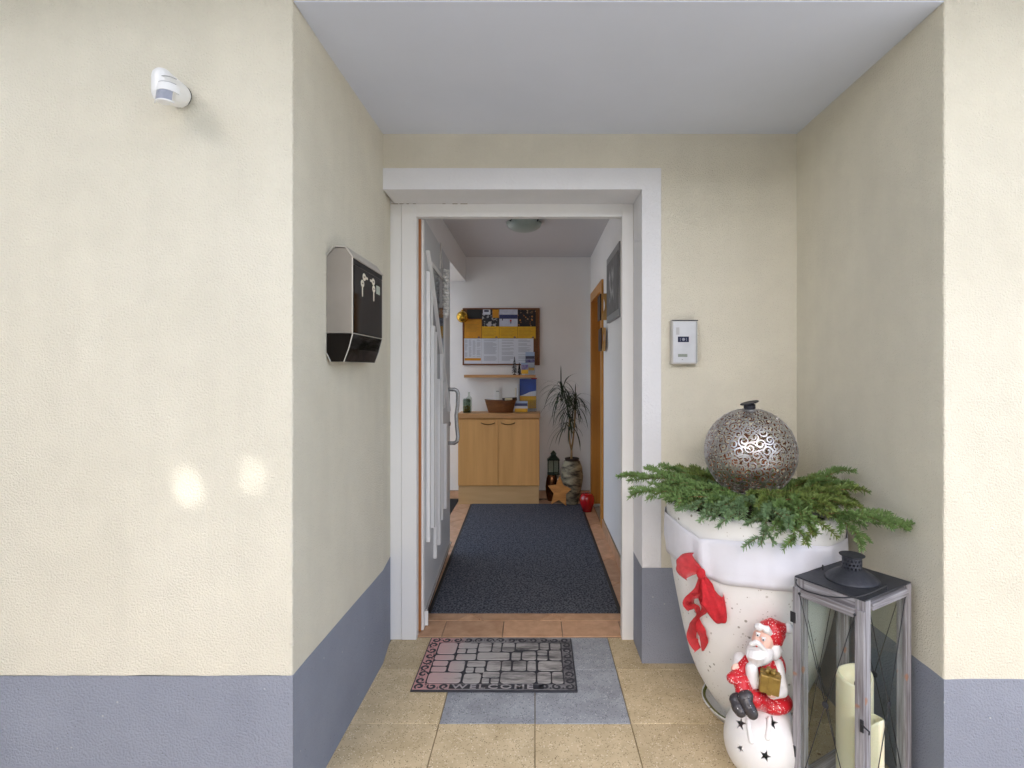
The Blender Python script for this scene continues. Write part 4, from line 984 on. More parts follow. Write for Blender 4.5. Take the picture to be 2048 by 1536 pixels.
def candle(loc, r, h, label, seed):
    c_ = thing('candle', label, 'candle', loc, 0, 'candles inside the tall lantern')
    def wav(p, t):
        f = max(0, min(1, (p.z-h+.06)/.06)); return Vector((p.x, p.y, p.z+f*.012*math.sin(t+seed)+f*.006*math.sin(2*t+seed*2)))
    MB().lathe([(r*.98, 0), (r, .004), (r, h-.05), (r, h-.012), (r*.985, h-.003), (r*.93, h), (r*.85, h-.003), (r*.80, h-.012), (r*.75, h-.032), (r*.4, h-.04), (1e-6, h-.042)], 40, loc, None, wav).build('wax', M_IVORY, c_, smooth=True)
    MB().tube([Vector(loc)+Vector((0, 0, h-.043)), Vector(loc)+Vector((.001, 0, h-.026))], .0016, 6).build('wick', BLACK, c_)
cz = .0435
candle(P(1709, 1400, 1.74).xy.to_3d()+Vector((.0, .0, cz)), .053, .335, 'taller ivory pillar candle with wavy rim inside the tall lantern', .6)
candle(P(1738, 1400, 1.655).xy.to_3d()+Vector((0, 0, cz)), .040, .245, 'shorter ivory pillar candle inside the tall lantern', 2.2)

# ================================================================== INSIDE THE HALL
# ------------------------------------------------------------------ mats
MATF = mat('grey_mat_pile', (.030, .035, .050), .95, c2=(.15, .16, .188), vs=95, vdet=3, vrange=(.40, .62), bump=1.0, bs=130, bdist=.004, spec=.2)
cr = [(-.576, 2.99), (.462, 2.99), (.449, 5.40), (-.627, 5.40)]
hm = MB().prism(cr, .0065, .0125).build('hall_mat', MATF); tag(hm, 'large dark grey ribbed mat covering the hall floor', 'mat')
eg_ = MB()
for (a, b), (c_, d_) in (((-.588, 2.985), (-.577, 2.985)), ((.463, 2.985), (.490, 2.985))): pass
MB().prism([(.4635, 2.99), (.484, 2.99), (.469, 5.40), (.4505, 5.40)], .0062, .0095).build('rubber_edge', mat('mat_edge', (.03, .025, .022), .7), hm)
MB().prism([(-.596, 2.99), (-.5775, 2.99), (-.6285, 5.40), (-.645, 5.40)], .0062, .0095).build('rubber_edge', bpy.data.materials['mat_edge'], hm)
m2 = MB().prism([(-1.6, 4.5), (-.79, 4.5), (-.785, 5.6), (-1.6, 5.6)], .0065, .012).build('black_mat', mat('black_pile', (.012, .012, .014), .95, bump=.8, bs=230)); tag(m2, 'small black mat on the tiles left of the beech cabinet', 'mat')
# ------------------------------------------------------------------ cabinet
cbx = thing('cabinet', 'beech cabinet with two doors and bow handles against the back wall of the hall', 'cabinet', (-.365, 5.55, 0))
def q2(u, v, Y): p = P(u, v, Y); return p
xa, xb = P(916, 0, 5.4).x, P(1079, 0, 5.4).x; xm = P(996.5, 0, 5.4).x
zt = P(0, 836, 5.4).z; zb_ = P(0, 972, 5.4).z; ztop = P(0, 827, 5.38).z
MB().box((xa, 5.41, zb_), (xb, 5.672, zt-.002)).build('body', BEECH, cbx)
MB().box((xa-.006, 5.375, zt), (xb+.006, 5.673, ztop), .003).build('worktop', BEECHH, cbx)
for (p, q_, sg) in ((xa+.002, xm-.0025, 1), (xm+.0025, xb-.002, -1)):
    dd = MB().box((p, 5.390, zb_+.006), (q_, 5.4085, zt-.012), .0015).build('door', BEECH, cbx)
    hu = 976 if sg == 1 else 1016; hx = P(hu, 0, 5.39).x; hz = P(0, 846, 5.38).z; hh = .068
    MB().tube([(hx+hh*t, 5.389-.024*(1-abs(t)**4), hz-.014*(1-t*t)) for t in [k/6-1 for k in range(13)]], .0042, 8).build('handle', mat('bronze_handle', (.10, .055, .02), .35, .7) if sg == 1 else bpy.data.materials['bronze_handle'], dd, smooth=True)
MB().box((xa+.004, 5.405, .0065), (xb-.004, 5.66, zb_-.002)).build('plinth_panel', mat('pale_beech', (.62, .41, .20), .45, c2=(.55, .35, .16), vs=1, stretch=(2, 20, 20)), cbx)
# ------------------------------------------------------------------ notice board, shelf
BY = 5.672
CORK = mat('cork', (.20, .085, .03), .9, c2=(.12, .045, .015), vs=120, bump=.4, bs=300)
BROWN = mat('brown_frame', (.22, .075, .02), .5, c2=(.16, .05, .015), vs=1, stretch=(20, 20, 20))
nb_ = thing('notice_board', 'cork notice board in a brown frame above the shelf on the hall back wall', 'notice board', (-.35, BY, 1.7))
def bxz(u): return (900+u*.09766-VPU)/FOC
def bpt(u, v, Y=5.66): return P(900+u*.09766, 600+v*.09766, Y)
p0, p1 = bpt(258, 1335), bpt(1838, 165)
MB().box((p0.x+.008, 5.662, p0.z+.008), (p1.x-.008, 5.678, p1.z-.008)).build('cork', CORK, nb_)
for a, b in (((p0.x, p0.z), (p1.x, p0.z+.014)), ((p0.x, p1.z-.014), (p1.x, p1.z)), ((p0.x, p0.z+.0142), (p0.x+.014, p1.z-.0142)), ((p1.x-.014, p0.z+.0142), (p1.x, p1.z-.0142))):
    MB().box((a[0], 5.655, a[1]), (b[0], 5.6785, b[1]), .002).build('frame', BROWN, nb_)
YEL = mat('yellow_paper', (.74, .42, .012), .35, c2=(.68, .36, .01), vs=30); ORA = mat('orange_paper', (.66, .29, .012), .5, c2=(.60, .25, .01), vs=30)
def photo(name, dark, light, thr, vs=22, acc=None):
    return mat(name, dark, .4, c2=light, vs=vs, vdet=4, vrange=(thr, thr+.06), speck=[(30, .3, acc, 14, .52)] if acc else None)
PH1 = photo('photo_black', (.006, .006, .008), (.25, .24, .22), .68, 20)
PH2 = photo('photo_grey', (.02, .02, .025), (.45, .43, .42), .52, 26, (.35, .12, .05))
PH3 = mat('photo_snow', (.55, .57, .66), .4, c2=(.46, .48, .58), vs=20)
PH4 = photo('photo_night', (.012, .008, .01), (.45, .28, .15), .60, 22, (.6, .22, .03))
NAVY = mat('navy_print', (.02, .025, .10), .4, c2=(.05, .06, .16), vs=60)
PAP = mat('white_paper', (.66, .68, .74), .6); INK = mat('grey_print', (.40, .41, .46), .6); LOGO = mat('logo_print', (.05, .05, .09), .5)
def card(parent, u0, v0, u1, v1, m, name='sheet', Y=5.6595, th=.0012):
    a, b = bpt(u0, v1, Y), bpt(u1, v0, Y); return MB().box((a.x, Y, a.z), (b.x, Y+th, b.z)).build(name, m, parent)
LF = [(350, 190, 655, 380, 295, 395, 645, 782, PH1, ORA, 'orange leaflet topped by a black photo at the left end of the notice board row'),
      (660, 190, 1005, 540, 655, 540, 1005, 782, PH2, YEL, 'yellow leaflet with a busy grey photo second from left on the notice board'),
      (1010, 190, 1385, 540, 1010, 540, 1380, 782, PH3, YEL, 'yellow leaflet with a snowy slope photo third from left on the notice board'),
      (1390, 200, 1755, 545, 1385, 545, 1755, 785, PH4, YEL, 'yellow leaflet with a dark night photo at the right end of the notice board row')]
for k, (a, b, c_, d_, e_, f_, g_, h_, mp_, mt, lab) in enumerate(LF):
    t_ = thing('leaflet', lab, 'leaflet', bpt((e_+g_)/2, h_), 0, 'leaflets pinned in a row on the notice board')
    card(t_, a, b, c_, d_, mp_, 'photo_print', 5.6590-.0003*k); card(t_, e_, f_, g_, h_, mt, 'paper', 5.6592-.0003*k)
    for j in range(6):
        card(t_, e_+30, f_+45+j*28+(60 if k == 0 else 0), g_-60-(j*37 % 70), f_+51+j*28+(60 if k == 0 else 0), mat('faint_print', (.42, .22, .02), .5) if 'faint_print' not in bpy.data.materials else bpy.data.materials['faint_print'], 'print_line', 5.6580-.0003*k, .0005)
    lgm = MB(); cc = bpt(g_-55, h_-18, 5.6578-.0003*k); lgm.extrude([cc+Vector((.013*math.cos(R(t)), 0, .009*math.sin(R(t))*1.4-.004)) for t in range(0, 181, 20)], (0, .0005, 0)); lgm.build('logo', LOGO, t_)
    if k == 2:
        card(t_, 1012, 300, 1384, 385, NAVY, 'ridge_print', 5.6578, .0005)
        for (cx, cy, hh) in ((1075, 390, 60), (1245, 440, 80)): card(t_, cx-10, cy-hh/2, cx+10, cy+hh/2, LOGO, 'skier_print', 5.6574, .0004)
        card(t_, 1225, 405, 1262, 440, REDL, 'skier_print', 5.6570, .0004)
    if k == 1:
        card(t_, 675, 195, 825, 300, PAP, 'picture_print', 5.6580, .0005); card(t_, 870, 195, 1000, 365, ORA, 'picture_print', 5.6580, .0005); card(t_, 700, 205, 795, 245, LOGO, 'picture_print', 5.6575, .0004)
for k, (a, c_, lab) in enumerate(((288, 640, 'white printed page with an orange footer under the orange leaflet'), (642, 988, 'white page of grey text pinned second from left in the lower row'), (990, 1710, 'wide white double page of grey text behind the little trees on the shelf'))):
    t_ = thing('notice_sheet', lab, 'notice', bpt((a+c_)/2, 1300), 0, 'white printed pages on the notice board')
    card(t_, a, 788, c_, 1305, PAP, 'paper', 5.6600-.0002*k)
    cols = {0: [(305, 360), (385, 440), (465, 525), (548, 625)], 1: [(695, 960)], 2: [(1060, 1310), (1400, 1655)]}[k]
    rg2 = random.Random(k+5)
    for (x0, x1) in cols:
        y_ = 812
        while y_ < (1160 if k == 0 else 1240):
            if rg2.random() > .13: card(t_, x0, y_, x1-(x1-x0)*rg2.choice((0, .04, .1, .3)), y_+9, INK, 'print_line', 5.6592-.0002*k, .0005)
            y_ += 19
    if k == 0: card(t_, 300, 1190, 632, 1240, ORA, 'footer_print', 5.6590, .0006)
GB = mat('gold_bauble_glass', (.55, .33, .05), .12, .95, c2=(.48, .27, .035), vs=10)
gbl = thing('gold_bauble', 'shiny gold bauble hanging from the top left corner of the notice board', 'bauble', bpt(255, 485, 5.59))
MB().ball(bpt(255, 345, 5.59), .0615, None, 32, 20).build('glass_ball', GB, gbl, smooth=True)
MB().lathe([(.012, .058), (.012, .070), (.006, .073)], 14, bpt(255, 345, 5.59)).build('cap', GB, gbl, auto=40)
MB().tube([bpt(255, 345, 5.59)+Vector((0, 0, .072)), bpt(262, 165, 5.652)], .0012, 5).build('string', GOLD, gbl)
wsf = thing('wall_shelf', 'narrow beech wall shelf under the notice board', 'shelf', (-.35, 5.6, 1.28))
def spt(u, v, Y): return P(900+u*.09766, 730+v*.09766, Y)
a, b = spt(285, 258, 5.50), spt(1752, 203, 5.50)
MB().box((a.x, 5.50, a.z), (b.x, 5.6785, b.z), .002).build('board', BEECHH, wsf)
SHZ = b.z
def little_tree(u, top, wpx, lab, snow, seed):
    Y = 5.55; c_ = P(900+u*.09766, 0, Y); zt_ = P(0, 600+top*.09766, Y).z; h = zt_-SHZ; r = wpx*.09766*Y/FOC/2
    t_ = thing('little_tree', lab, 'ornament', (c_.x, Y, SHZ), 0, 'little decorative trees on the shelf'); rg3 = random.Random(seed)
    MB().lathe([(r*.45, 0), (r*.45, .008), (.006, .010), (.005, h*.3)], 14, (c_.x, Y, SHZ)).build('trunk', DARKWOOD, t_)
    bm = bmesh.new(); bs_ = bmesh.new()
    for k in range(240):
        f = rg3.random()**.8; z = h*(.12+.88*f); rr = r*(1-f)*rg3.uniform(.6, 1.1)+.002; th = rg3.uniform(0, 6.283)
        p = Vector((c_.x, Y, SHZ+z)); q_ = p+Vector((rr*math.cos(th), rr*math.sin(th), -.012)); sd_ = Vector((-math.sin(th), math.cos(th), 0))*.0035
        tgt = bs_ if rg3.random() < snow else bm
        tgt.faces.new([tgt.verts.new(x_) for x_ in (p, q_-sd_, q_+Vector((0, 0, -.004)), q_+sd_)])
    m1 = MB(); m1.bm = bm; tag(m1.build('foliage', mat('dark_foliage', (.015, .018, .022), .8) if 'dark_foliage' not in bpy.data.materials else bpy.data.materials['dark_foliage'], t_, recalc=False), kind='stuff')
    if snow > .02: m1 = MB(); m1.bm = bs_; tag(m1.build('snow_tips', mat('snow_tip', (.55, .56, .60), .6), t_, recalc=False), kind='stuff')
little_tree(1320, 1150, 150, 'taller snow flecked little tree with a loop top on the wall shelf', .25, 1)
little_tree(1420, 1270, 95, 'smaller dark little tree next to the brochure holder on the wall shelf', .0, 2)
ACR = clear_glass('clear_acrylic', (.93, .95, .96))
def brochure(name, lab, u0, v0, u1, v1, Y, scheme, zbase=None, lean=.0, off=600, group=None):
    a = P(900+u0*.09766, off+v1*.09766, Y); b = P(900+u1*.09766, off+v0*.09766, Y)
    t_ = thing(name, lab, 'brochure', ((a.x+b.x)/2, Y, a.z), 0, group)
    W, H = b.x-a.x, b.z-a.z
    MB().box((a.x, Y, a.z), (b.x, Y+.006, b.z), .0005).build('cover', PAP, t_)
    for (f0, f1, m) in scheme: MB().box((a.x+.001, Y-.0006, a.z+H*f0), (b.x-.001, Y-.0001, a.z+H*f1)).build('cover_print', m, t_)
    return t_, a, b
BLUE = mat('blue_cover', (.02, .07, .38), .35, c2=(.015, .05, .28), vs=10); SKYB = mat('pale_sky_print', (.35, .45, .62), .4); PURP = mat('purple_print', (.10, .04, .22), .4, c2=(.3, .3, .4), vs=40)
g1 = 'brochures on the wall shelf'
brochure('brochure', 'yellow and purple brochure standing at the front on the wall shelf', 1455, 1290, 1605, 1512, 5.53, [(0, .38, YEL), (.38, .62, PURP), (.62, .85, PURP), (.85, 1, SKYB)], group=g1)
t_, a, b = brochure('brochure', 'tall dark landscape brochure standing at the back on the wall shelf', 1545, 1065, 1730, 1440, 5.60, [(0, .15, YEL), (.15, .42, PAP), (.42, .6, PURP), (.62, .78, LOGO), (.78, 1, SKYB)], group=g1)
MB().box((a.x-.004, 5.59, SHZ), (b.x+.004, 5.5925, a.z+.12)).box((a.x-.004, 5.607, SHZ), (b.x+.004, 5.6095, b.z-.02)).box((a.x-.004, 5.5925, SHZ), (b.x+.004, 5.607, SHZ+.003)).build('acrylic_stand', ACR, t_)
# ------------------------------------------------------------------ on the cabinet
TOPZ = ztop
g2 = 'brochures in the stand on the cabinet'
t_, a, b = brochure('brochure', 'tall blue mountain brochure with yellow foot in the stand on the cabinet', 1425, 285, 1765, 890, 5.60, [(0, .42, YEL), (.42, 1, BLUE)], off=730, group=g2)
mt_ = MB(); W = b.x-a.x; H = b.z-a.z
mt_.extrude([(a.x+.002, 5.5985, a.z+H*.425), (b.x-.002, 5.5985, a.z+H*.425), (b.x-.002, 5.5985, a.z+H*.60), (a.x+W*.62, 5.5985, a.z+H*.56), (a.x+W*.28, 5.5985, a.z+H*.47)], (0, .0006, 0)); mt_.build('mountain_print', PAP, t_)
MB().box((b.x-W*.3, 5.5990, b.z-.001), (b.x+.008, 5.6050, b.z+.010)).build('red_tab', mat('red_tab', (.40, .01, .02), .5), t_)
lines = MB()
for f in (.66, .80, .90): lines.box((a.x+W*f, 5.585, a.z), (a.x+W*f+.003, 5.598, a.z+H*(.65+.1*f)))
lines.box((a.x-.004, 5.583, TOPZ), (b.x+.004, 5.585, a.z+H*.3)).box((a.x-.004, 5.607, TOPZ), (b.x+.004, 5.609, b.z)).box((a.x-.004, 5.585, TOPZ), (b.x+.004, 5.607, TOPZ+.004)); lines.build('acrylic_stand', ACR, t_)
brochure('brochure', 'small yellow brochure with a blue mountain picture in front of the stand on the cabinet', 1325, 740, 1590, 962, 5.50, [(0, .33, YEL), (.33, .55, PAP), (.55, .8, NAVY), (.8, 1, SKYB)], off=730, group=g2)
for k, (u0, u1, v0) in enumerate(((1332, 1360, 470), (1370, 1400, 395))):
    a, b = spt(u0, 960, 5.60), spt(u1, v0, 5.60)
    o_ = MB().box((a.x, 5.56, TOPZ), (b.x, 5.66, b.z), .001).build('booklet', PAP if k else mat('cream_paper', (.72, .66, .55), .6)); tag(o_, ('shorter cream booklet standing edge on beside the brochure stand', 'taller white booklet standing edge on against the brochure stand')[k], 'booklet')
# wooden bowl
BOWLW = mat('bowl_wood', (.20, .075, .018), .35, c2=(.12, .04, .010), vs=1, stretch=(8, 8, 40), coat=.4)
c_ = P(900+1035*.09766, 0, 5.50); s_ = .09766*5.5/FOC
bw_ = thing('wooden_bowl', 'oval brown wooden bowl holding a paper roll on the beech cabinet', 'bowl', (c_.x, 5.50, TOPZ))
hB = (1000-750)*s_
MB().lathe([(245*s_, 0), (250*s_, .004), (325*s_, hB*.96), (335*s_, hB), (318*s_, hB), (240*s_, .012), (1e-6, .010)], 40, (c_.x, 5.50, TOPZ), None, lambda p, t: Vector((p.x, p.y*.42, p.z+(.012*(p.x/(330*s_))**2 if p.z > hB*.5 else 0)))).build('bowl', BOWLW, bw_, smooth=True)
bn = MB().tube([(c_.x+.02, 5.49, TOPZ+hB+.004), (c_.x+.165, 5.51, TOPZ+hB+.014)], [.020, .018], 14); bn.build('dark_roll', DARKWOOD, bw_, smooth=True)
rl = MB().tube([(c_.x+.045, 5.478, TOPZ+hB+.010), (c_.x+.12, 5.482, TOPZ+hB+.014)], .0125, 12).build('paper_roll', mat('paper_cream', (.70, .60, .38), .6)); tag(rl, 'small cream paper roll lying in the wooden bowl', 'paper roll')
# jar and bottle
jz = thing('jar', 'dark glass jar of cork pieces at the left end of the cabinet', 'jar', P(900+345*.09766, 0, 5.48).xy.to_3d()+Vector((0, 0, TOPZ)))
jl = jz.location
MB().lathe([(.036, 0), (.040, .003), (.040, .125), (.034, .138), (.034, .142), (.0385, .126), (.0375, .006), (1e-6, .005)], 28, jl).build('glass', clear_glass('smoky_glass', (.62, .68, .62)), jz, smooth=True)
ck = MB(); rg4 = random.Random(4)
for k in range(26): ck.ball(jl+Vector((rg4.uniform(-.024, .024), rg4.uniform(-.024, .024), .014+rg4.uniform(0, .055))), .0105, None, 8, 6)
ck.build('corks', mat('cork_bits', (.50, .30, .09), .8), jz)
bt = thing('bottle', 'small clear bottle with slim neck behind the dark jar on the cabinet', 'bottle', P(900+390*.09766, 0, 5.58).xy.to_3d()+Vector((0, 0, TOPZ)))
MB().lathe([(.028, 0), (.030, .004), (.030, .145), (.010, .165), (.009, .195), (.011, .197), (.011, .205), (1e-6, .206)], 24, bt.location).build('glass', clear_glass('pale_glass', (.80, .84, .80)), bt, smooth=True)
# wall switch
sw = thing('power_socket', 'white socket plate with an upright switch insert above the wooden bowl', 'socket', P(900+975*.09766, 0, 5.678).xy.to_3d()+Vector((0, 0, spt(0, 720, 5.67).z)))
a, b = spt(905, 745, 5.67), spt(1045, 462, 5.67); MB().box((a.x, 5.669, a.z), (b.x, 5.6795, b.z), .002).build('cover_plate', PLAS, sw)
a, b = spt(930, 720, 5.665), spt(1015, 490, 5.665); MB().box((a.x, 5.662, a.z), (b.x, 5.669, b.z), .002).build('insert', PLAS, sw)
a, b = spt(945, 545, 5.66), spt(1008, 530, 5.66); MB().box((a.x, 5.660, a.z), (b.x, 5.662, b.z)).build('slot', mat('slot_grey', (.22, .23, .22), .6), sw)
# ------------------------------------------------------------------ corner group by the side door
def cpt(cx, cy, Y): return P(1070+cx*.20833, 720+cy*.20833, Y)
VY = 5.42; vc = cpt(355, 0, VY); VS = .20833*VY/FOC
pv = thing('potted_dragon_tree', 'drooping dragon tree in a tall mottled stone vase near the side door', 'plant', (vc.x, VY, .0065))
VH = cpt(0, 965, VY).z-.0065
STONE = mat('mottled_stone', (.36, .32, .22), .8, c2=(.045, .040, .03), vs=1, stretch=(9, 9, 22), vdet=4, vrange=(.40, .62), bump=.6, bs=2, bdist=.006)
MB().lathe([(52*VS, 0), (56*VS, .006), (78*VS, VH*.22), (100*VS, VH*.5), (106*VS, VH*.64), (98*VS, VH*.84), (76*VS, VH*.985), (72*VS, VH), (62*VS, VH), (60*VS, VH-.03), (1e-6, VH-.03)], 40, (vc.x, VY, .0065)).build('vase', STONE, pv, smooth=True)
MB().lathe([(62*VS, VH-.028), (70*VS, VH+.024), (66*VS, VH+.026), (60*VS, VH+.008), (1e-6, VH+.008)], 30, (vc.x, VY, .0065)).build('liner_pot', mat('dark_liner', (.025, .012, .008), .6), pv, auto=40)
tk = MB(); e1 = cpt(335, 560, VY); e2 = cpt(385, 480, VY); bs0 = cpt(350, 925, VY)
fork = cpt(350, 860, VY)
tk.tube([bs0+Vector((0, 0, -.03)), fork], [.012, .011], 8); tk.tube([fork, cpt(335, 800, VY), cpt(325, 680, VY), e1], [.010, .009, .008, .008], 8); tk.tube([fork, cpt(362, 790, VY), cpt(378, 640, VY), e2], [.010, .009, .008, .008], 8)
tk.build('trunk', mat('palm_trunk', (.34, .24, .12), .8, c2=(.26, .17, .08), vs=40), pv, smooth=True)
LEAF = mat('dark_leaf', (.014, .028, .014), .5, c2=(.03, .055, .02), vs=12)
rg5 = random.Random(9)
def dleaf(p, az, el, L, w_, droop):
    bm = bmesh.new(); n = 9; last = None; d_ = Vector((math.cos(az)*math.cos(el), math.sin(az)*math.cos(el), math.sin(el))); q = Vector(p)
    sdv = Vector((-math.sin(az), math.cos(az), 0))
    for i in range(n+1):
        t = i/n; ww = w_*(math.sin(math.pi*min(1, .25+.75*t))**.6 if t < 1 else .02)
        mid = bm.verts.new(q-Vector((0, 0, .15*ww))); a_, b_ = bm.verts.new(q-sdv*ww), bm.verts.new(q+sdv*ww)
        if last: bm.faces.new((last[0], a_, mid, last[1])); bm.faces.new((last[1], mid, b_, last[2]))
        last = (a_, mid, b_)
        d_ = (d_+Vector((0, 0, -droop/n))).normalized(); q = q+d_*(L/n)
    m = MB(); m.bm = bm; return m.build('leaf', LEAF, pv, smooth=True, recalc=False)
crowns = [(cpt(262, 290, VY), 54), (cpt(385, 370, VY), 62), (e1, 34)]
for (cp_, n_) in crowns:
    for k in range(n_):
        az = rg5.uniform(0, 6.283); el = R(rg5.uniform(15, 80)); 
        L = rg5.uniform(.24, .40)
        if math.sin(az) > .3: L *= .7
        if math.cos(az) > .55: L *= .72
        dleaf(cp_+Vector((0, 0, rg5.uniform(-.13, .02))), az, el, L, rg5.uniform(.0045, .0075), rg5.uniform(1.8, 3.6))
dleaf(cpt(250, 240, VY), 1.6, R(84), .20, .006, .15); dleaf(cpt(387, 320, VY), 1.2, R(86), .10, .005, .1)
tk2 = MB().tube([e1, cpt(300, 400, VY), cpt(250, 200, VY)], [.008, .008, .005], 8).tube([e2, cpt(386, 330, VY)], [.008, .006], 8); tk2.build('stalk', LEAF, pv, smooth=True)
# copper vase with little green lantern on it
CY = 5.56; cc = cpt(163, 0, CY); CS = .20833*CY/FOC; CH = cpt(0, 1095, CY).z-.006
cv = thing('copper_vase', 'brown copper vase with a rough silver sheen standing left of the stone vase', 'vase', (cc.x, CY, .006))
MB().lathe([(38*CS, 0), (44*CS, .004), (60*CS, CH*.35), (63*CS, CH*.55), (52*CS, CH*.85), (40*CS, CH*.985), (38*CS, CH), (30*CS, CH), (1e-6, CH-.002)], 36, (cc.x, CY, .006)).build('vase_body', mat('copper_glaze', (.20, .085, .03), .22, .8, c2=(.10, .04, .018), vs=9, bump=.25, bs=60), cv, smooth=True)
gl_ = thing('green_lantern', 'little dark green metal lantern standing on the copper vase', 'lantern', cpt(177, 1082, CY))
gz0 = .006+CH+.0005; gx = cpt(177, 0, CY).x; hw_ = 56*CS
GRN = mat('dark_green_metal', (.012, .030, .020), .5, .3)
MB().box((gx-hw_*1.05, CY-hw_*.8, gz0), (gx+hw_*1.05, CY+hw_*.8, gz0+.012), .002).build('base_plate', GRN, gl_)
gzt = cpt(0, 958, CY).z
for sx_ in (-1, 1):
    for sy_ in (-1, 1): MB().box((gx+sx_*hw_*.92-.004, CY+sy_*hw_*.7-.004, gz0+.012), (gx+sx_*hw_*.92+.004, CY+sy_*hw_*.7+.004, gzt)).build('post', GRN, gl_)
MB().box((gx-.004, CY-hw_*.74, gz0+.012), (gx+.004, CY-hw_*.70, gzt)).build('glazing_bar', GRN, gl_)
LGL = clear_glass('lantern_glass', (.9, .93, .9))
MB().box((gx-hw_*.9, CY-hw_*.68, gz0+.013), (gx+hw_*.9, CY-hw_*.66, gzt)).build('glass_pane', LGL, gl_); MB().box((gx-hw_*.9, CY+hw_*.66, gz0+.013), (gx+hw_*.9, CY+hw_*.68, gzt)).build('glass_pane', LGL, gl_)
rf = bmesh.new(); zs = [(1.08, .74+.36, gzt), (1.0, 1.0, gzt+.006), (.42, .42, gzt+.045), (.42, .42, gzt+.058), (.50, .50, gzt+.062), (.30, .30, gzt+.080), (.05, .05, gzt+.096)]; pr_ = None
for (fx, fy, z) in zs:
    q_ = [rf.verts.new((gx+a_*hw_*fx, CY+b2*hw_*.8*fy, z)) for a_, b2 in ((-1, -1), (1, -1), (1, 1), (-1, 1))]
    if pr_:
        for k in range(4): rf.faces.new((pr_[k], pr_[(k+1) % 4], q_[(k+1) % 4], q_[k]))
    else: rf.faces.new(q_[::-1])
    pr_ = q_
rf.faces.new(pr_); m = MB(); m.bm = rf; m.build('roof', GRN, gl_)
# star, apple
SY = 5.30; stc = cpt(237, 1280, SY); SS = .20833*SY/FOC
STARW = mat('orange_star_wood', (.62, .29, .065), .5, c2=(.42, .165, .035), vs=1, stretch=(6, 6, 26), vdet=5)
tips = [(240, 1130), (352, 1258), (302, 1418), (155, 1400), (125, 1228)]; inn = [(272, 1225), (300, 1300), (228, 1350), (185, 1290), (205, 1215)]
inn = [(275, 1222), (298, 1306), (230, 1362), (180, 1300), (203, 1218)]
sp_ = []
for k in range(5): sp_ += [tips[k], inn[k]]
sw_ = thing('wooden_star', 'orange brown wooden star leaning against the vases on the floor', 'ornament', cpt(230, 1418, SY))
lo = min(cpt(x_, y_, SY).z for x_, y_ in sp_)
MB().extrude([Vector((cpt(x_, y_, SY).x, SY+(cpt(x_, y_, SY).z-lo)*.12, cpt(x_, y_, SY).z-lo+.0130)) for x_, y_ in sp_], (0, .016, 0), .003).build('star_body', STARW, sw_)
AY = 5.14; ac = cpt(500, 0, AY); AS = .20833*AY/FOC
ap = thing('red_apple', 'glossy red ceramic apple on the floor tiles beside the stone vase', 'ornament', (ac.x, AY, .006))
AP = mat('red_glaze', (.42, .006, .012), .16, coat=.6, c2=(.34, .004, .008), vs=10)
MB().lathe([(1e-6, .010), (28*AS, .002), (46*AS, 0), (66*AS, 70*AS), (73*AS, 105*AS), (68*AS, 145*AS), (48*AS, 172*AS), (24*AS, 172*AS), (1e-6, 158*AS)], 40, (ac.x, AY, .006)).build('apple_body', AP, ap, smooth=True)
MB().tube([(ac.x, AY, .006+158*AS), (ac.x+.006, AY, .006+180*AS)], .003, 6).build('stalk', DARKWOOD, ap)
# ------------------------------------------------------------------ right hall wall: picture and wooden waves
pic = thing('picture', 'grey framed flower picture on the right hall wall nearest the door', 'picture', (.583, 3.92, 1.72))
MB().box((.560, 3.60, 1.716), (.584, 4.225, 2.213), .002).build('frame', mat('grey_frame', (.30, .305, .315), .45, c2=(.26, .265, .27), vs=6), pic)
MB().box((.5575, 3.625, 1.765), (.5602, 4.20, 2.16)).build('print', mat('dark_print', (.10, .104, .107), .5, c2=(.16, .163, .168), vs=8), pic)
fl = MB(); rg6 = random.Random(2)
for k in range(22):
    yc, zc = 3.93+rg6.uniform(-.10, .12), 1.93+rg6.uniform(-.09, .09); a = rg6.uniform(.9, 2.2); L = rg6.uniform(.05, .12); w_ = rg6.uniform(.008, .018)
    dy, dz = math.cos(a), math.sin(a)
    fl.face([(.5573-k*.00001, yc, zc), (.5573-k*.00001, yc+dy*L*.5-dz*w_, zc+dz*L*.5+dy*w_), (.5573-k*.00001, yc+dy*L, zc+dz*L), (.5573-k*.00001, yc+dy*L*.5+dz*w_, zc+dz*L*.5-dy*w_)])
tag(fl.build('flower_print', mat('pale_petals', (.55, .55, .55), .6, c2=(.36, .36, .37), vs=20), pic, recalc=False), kind='stuff')
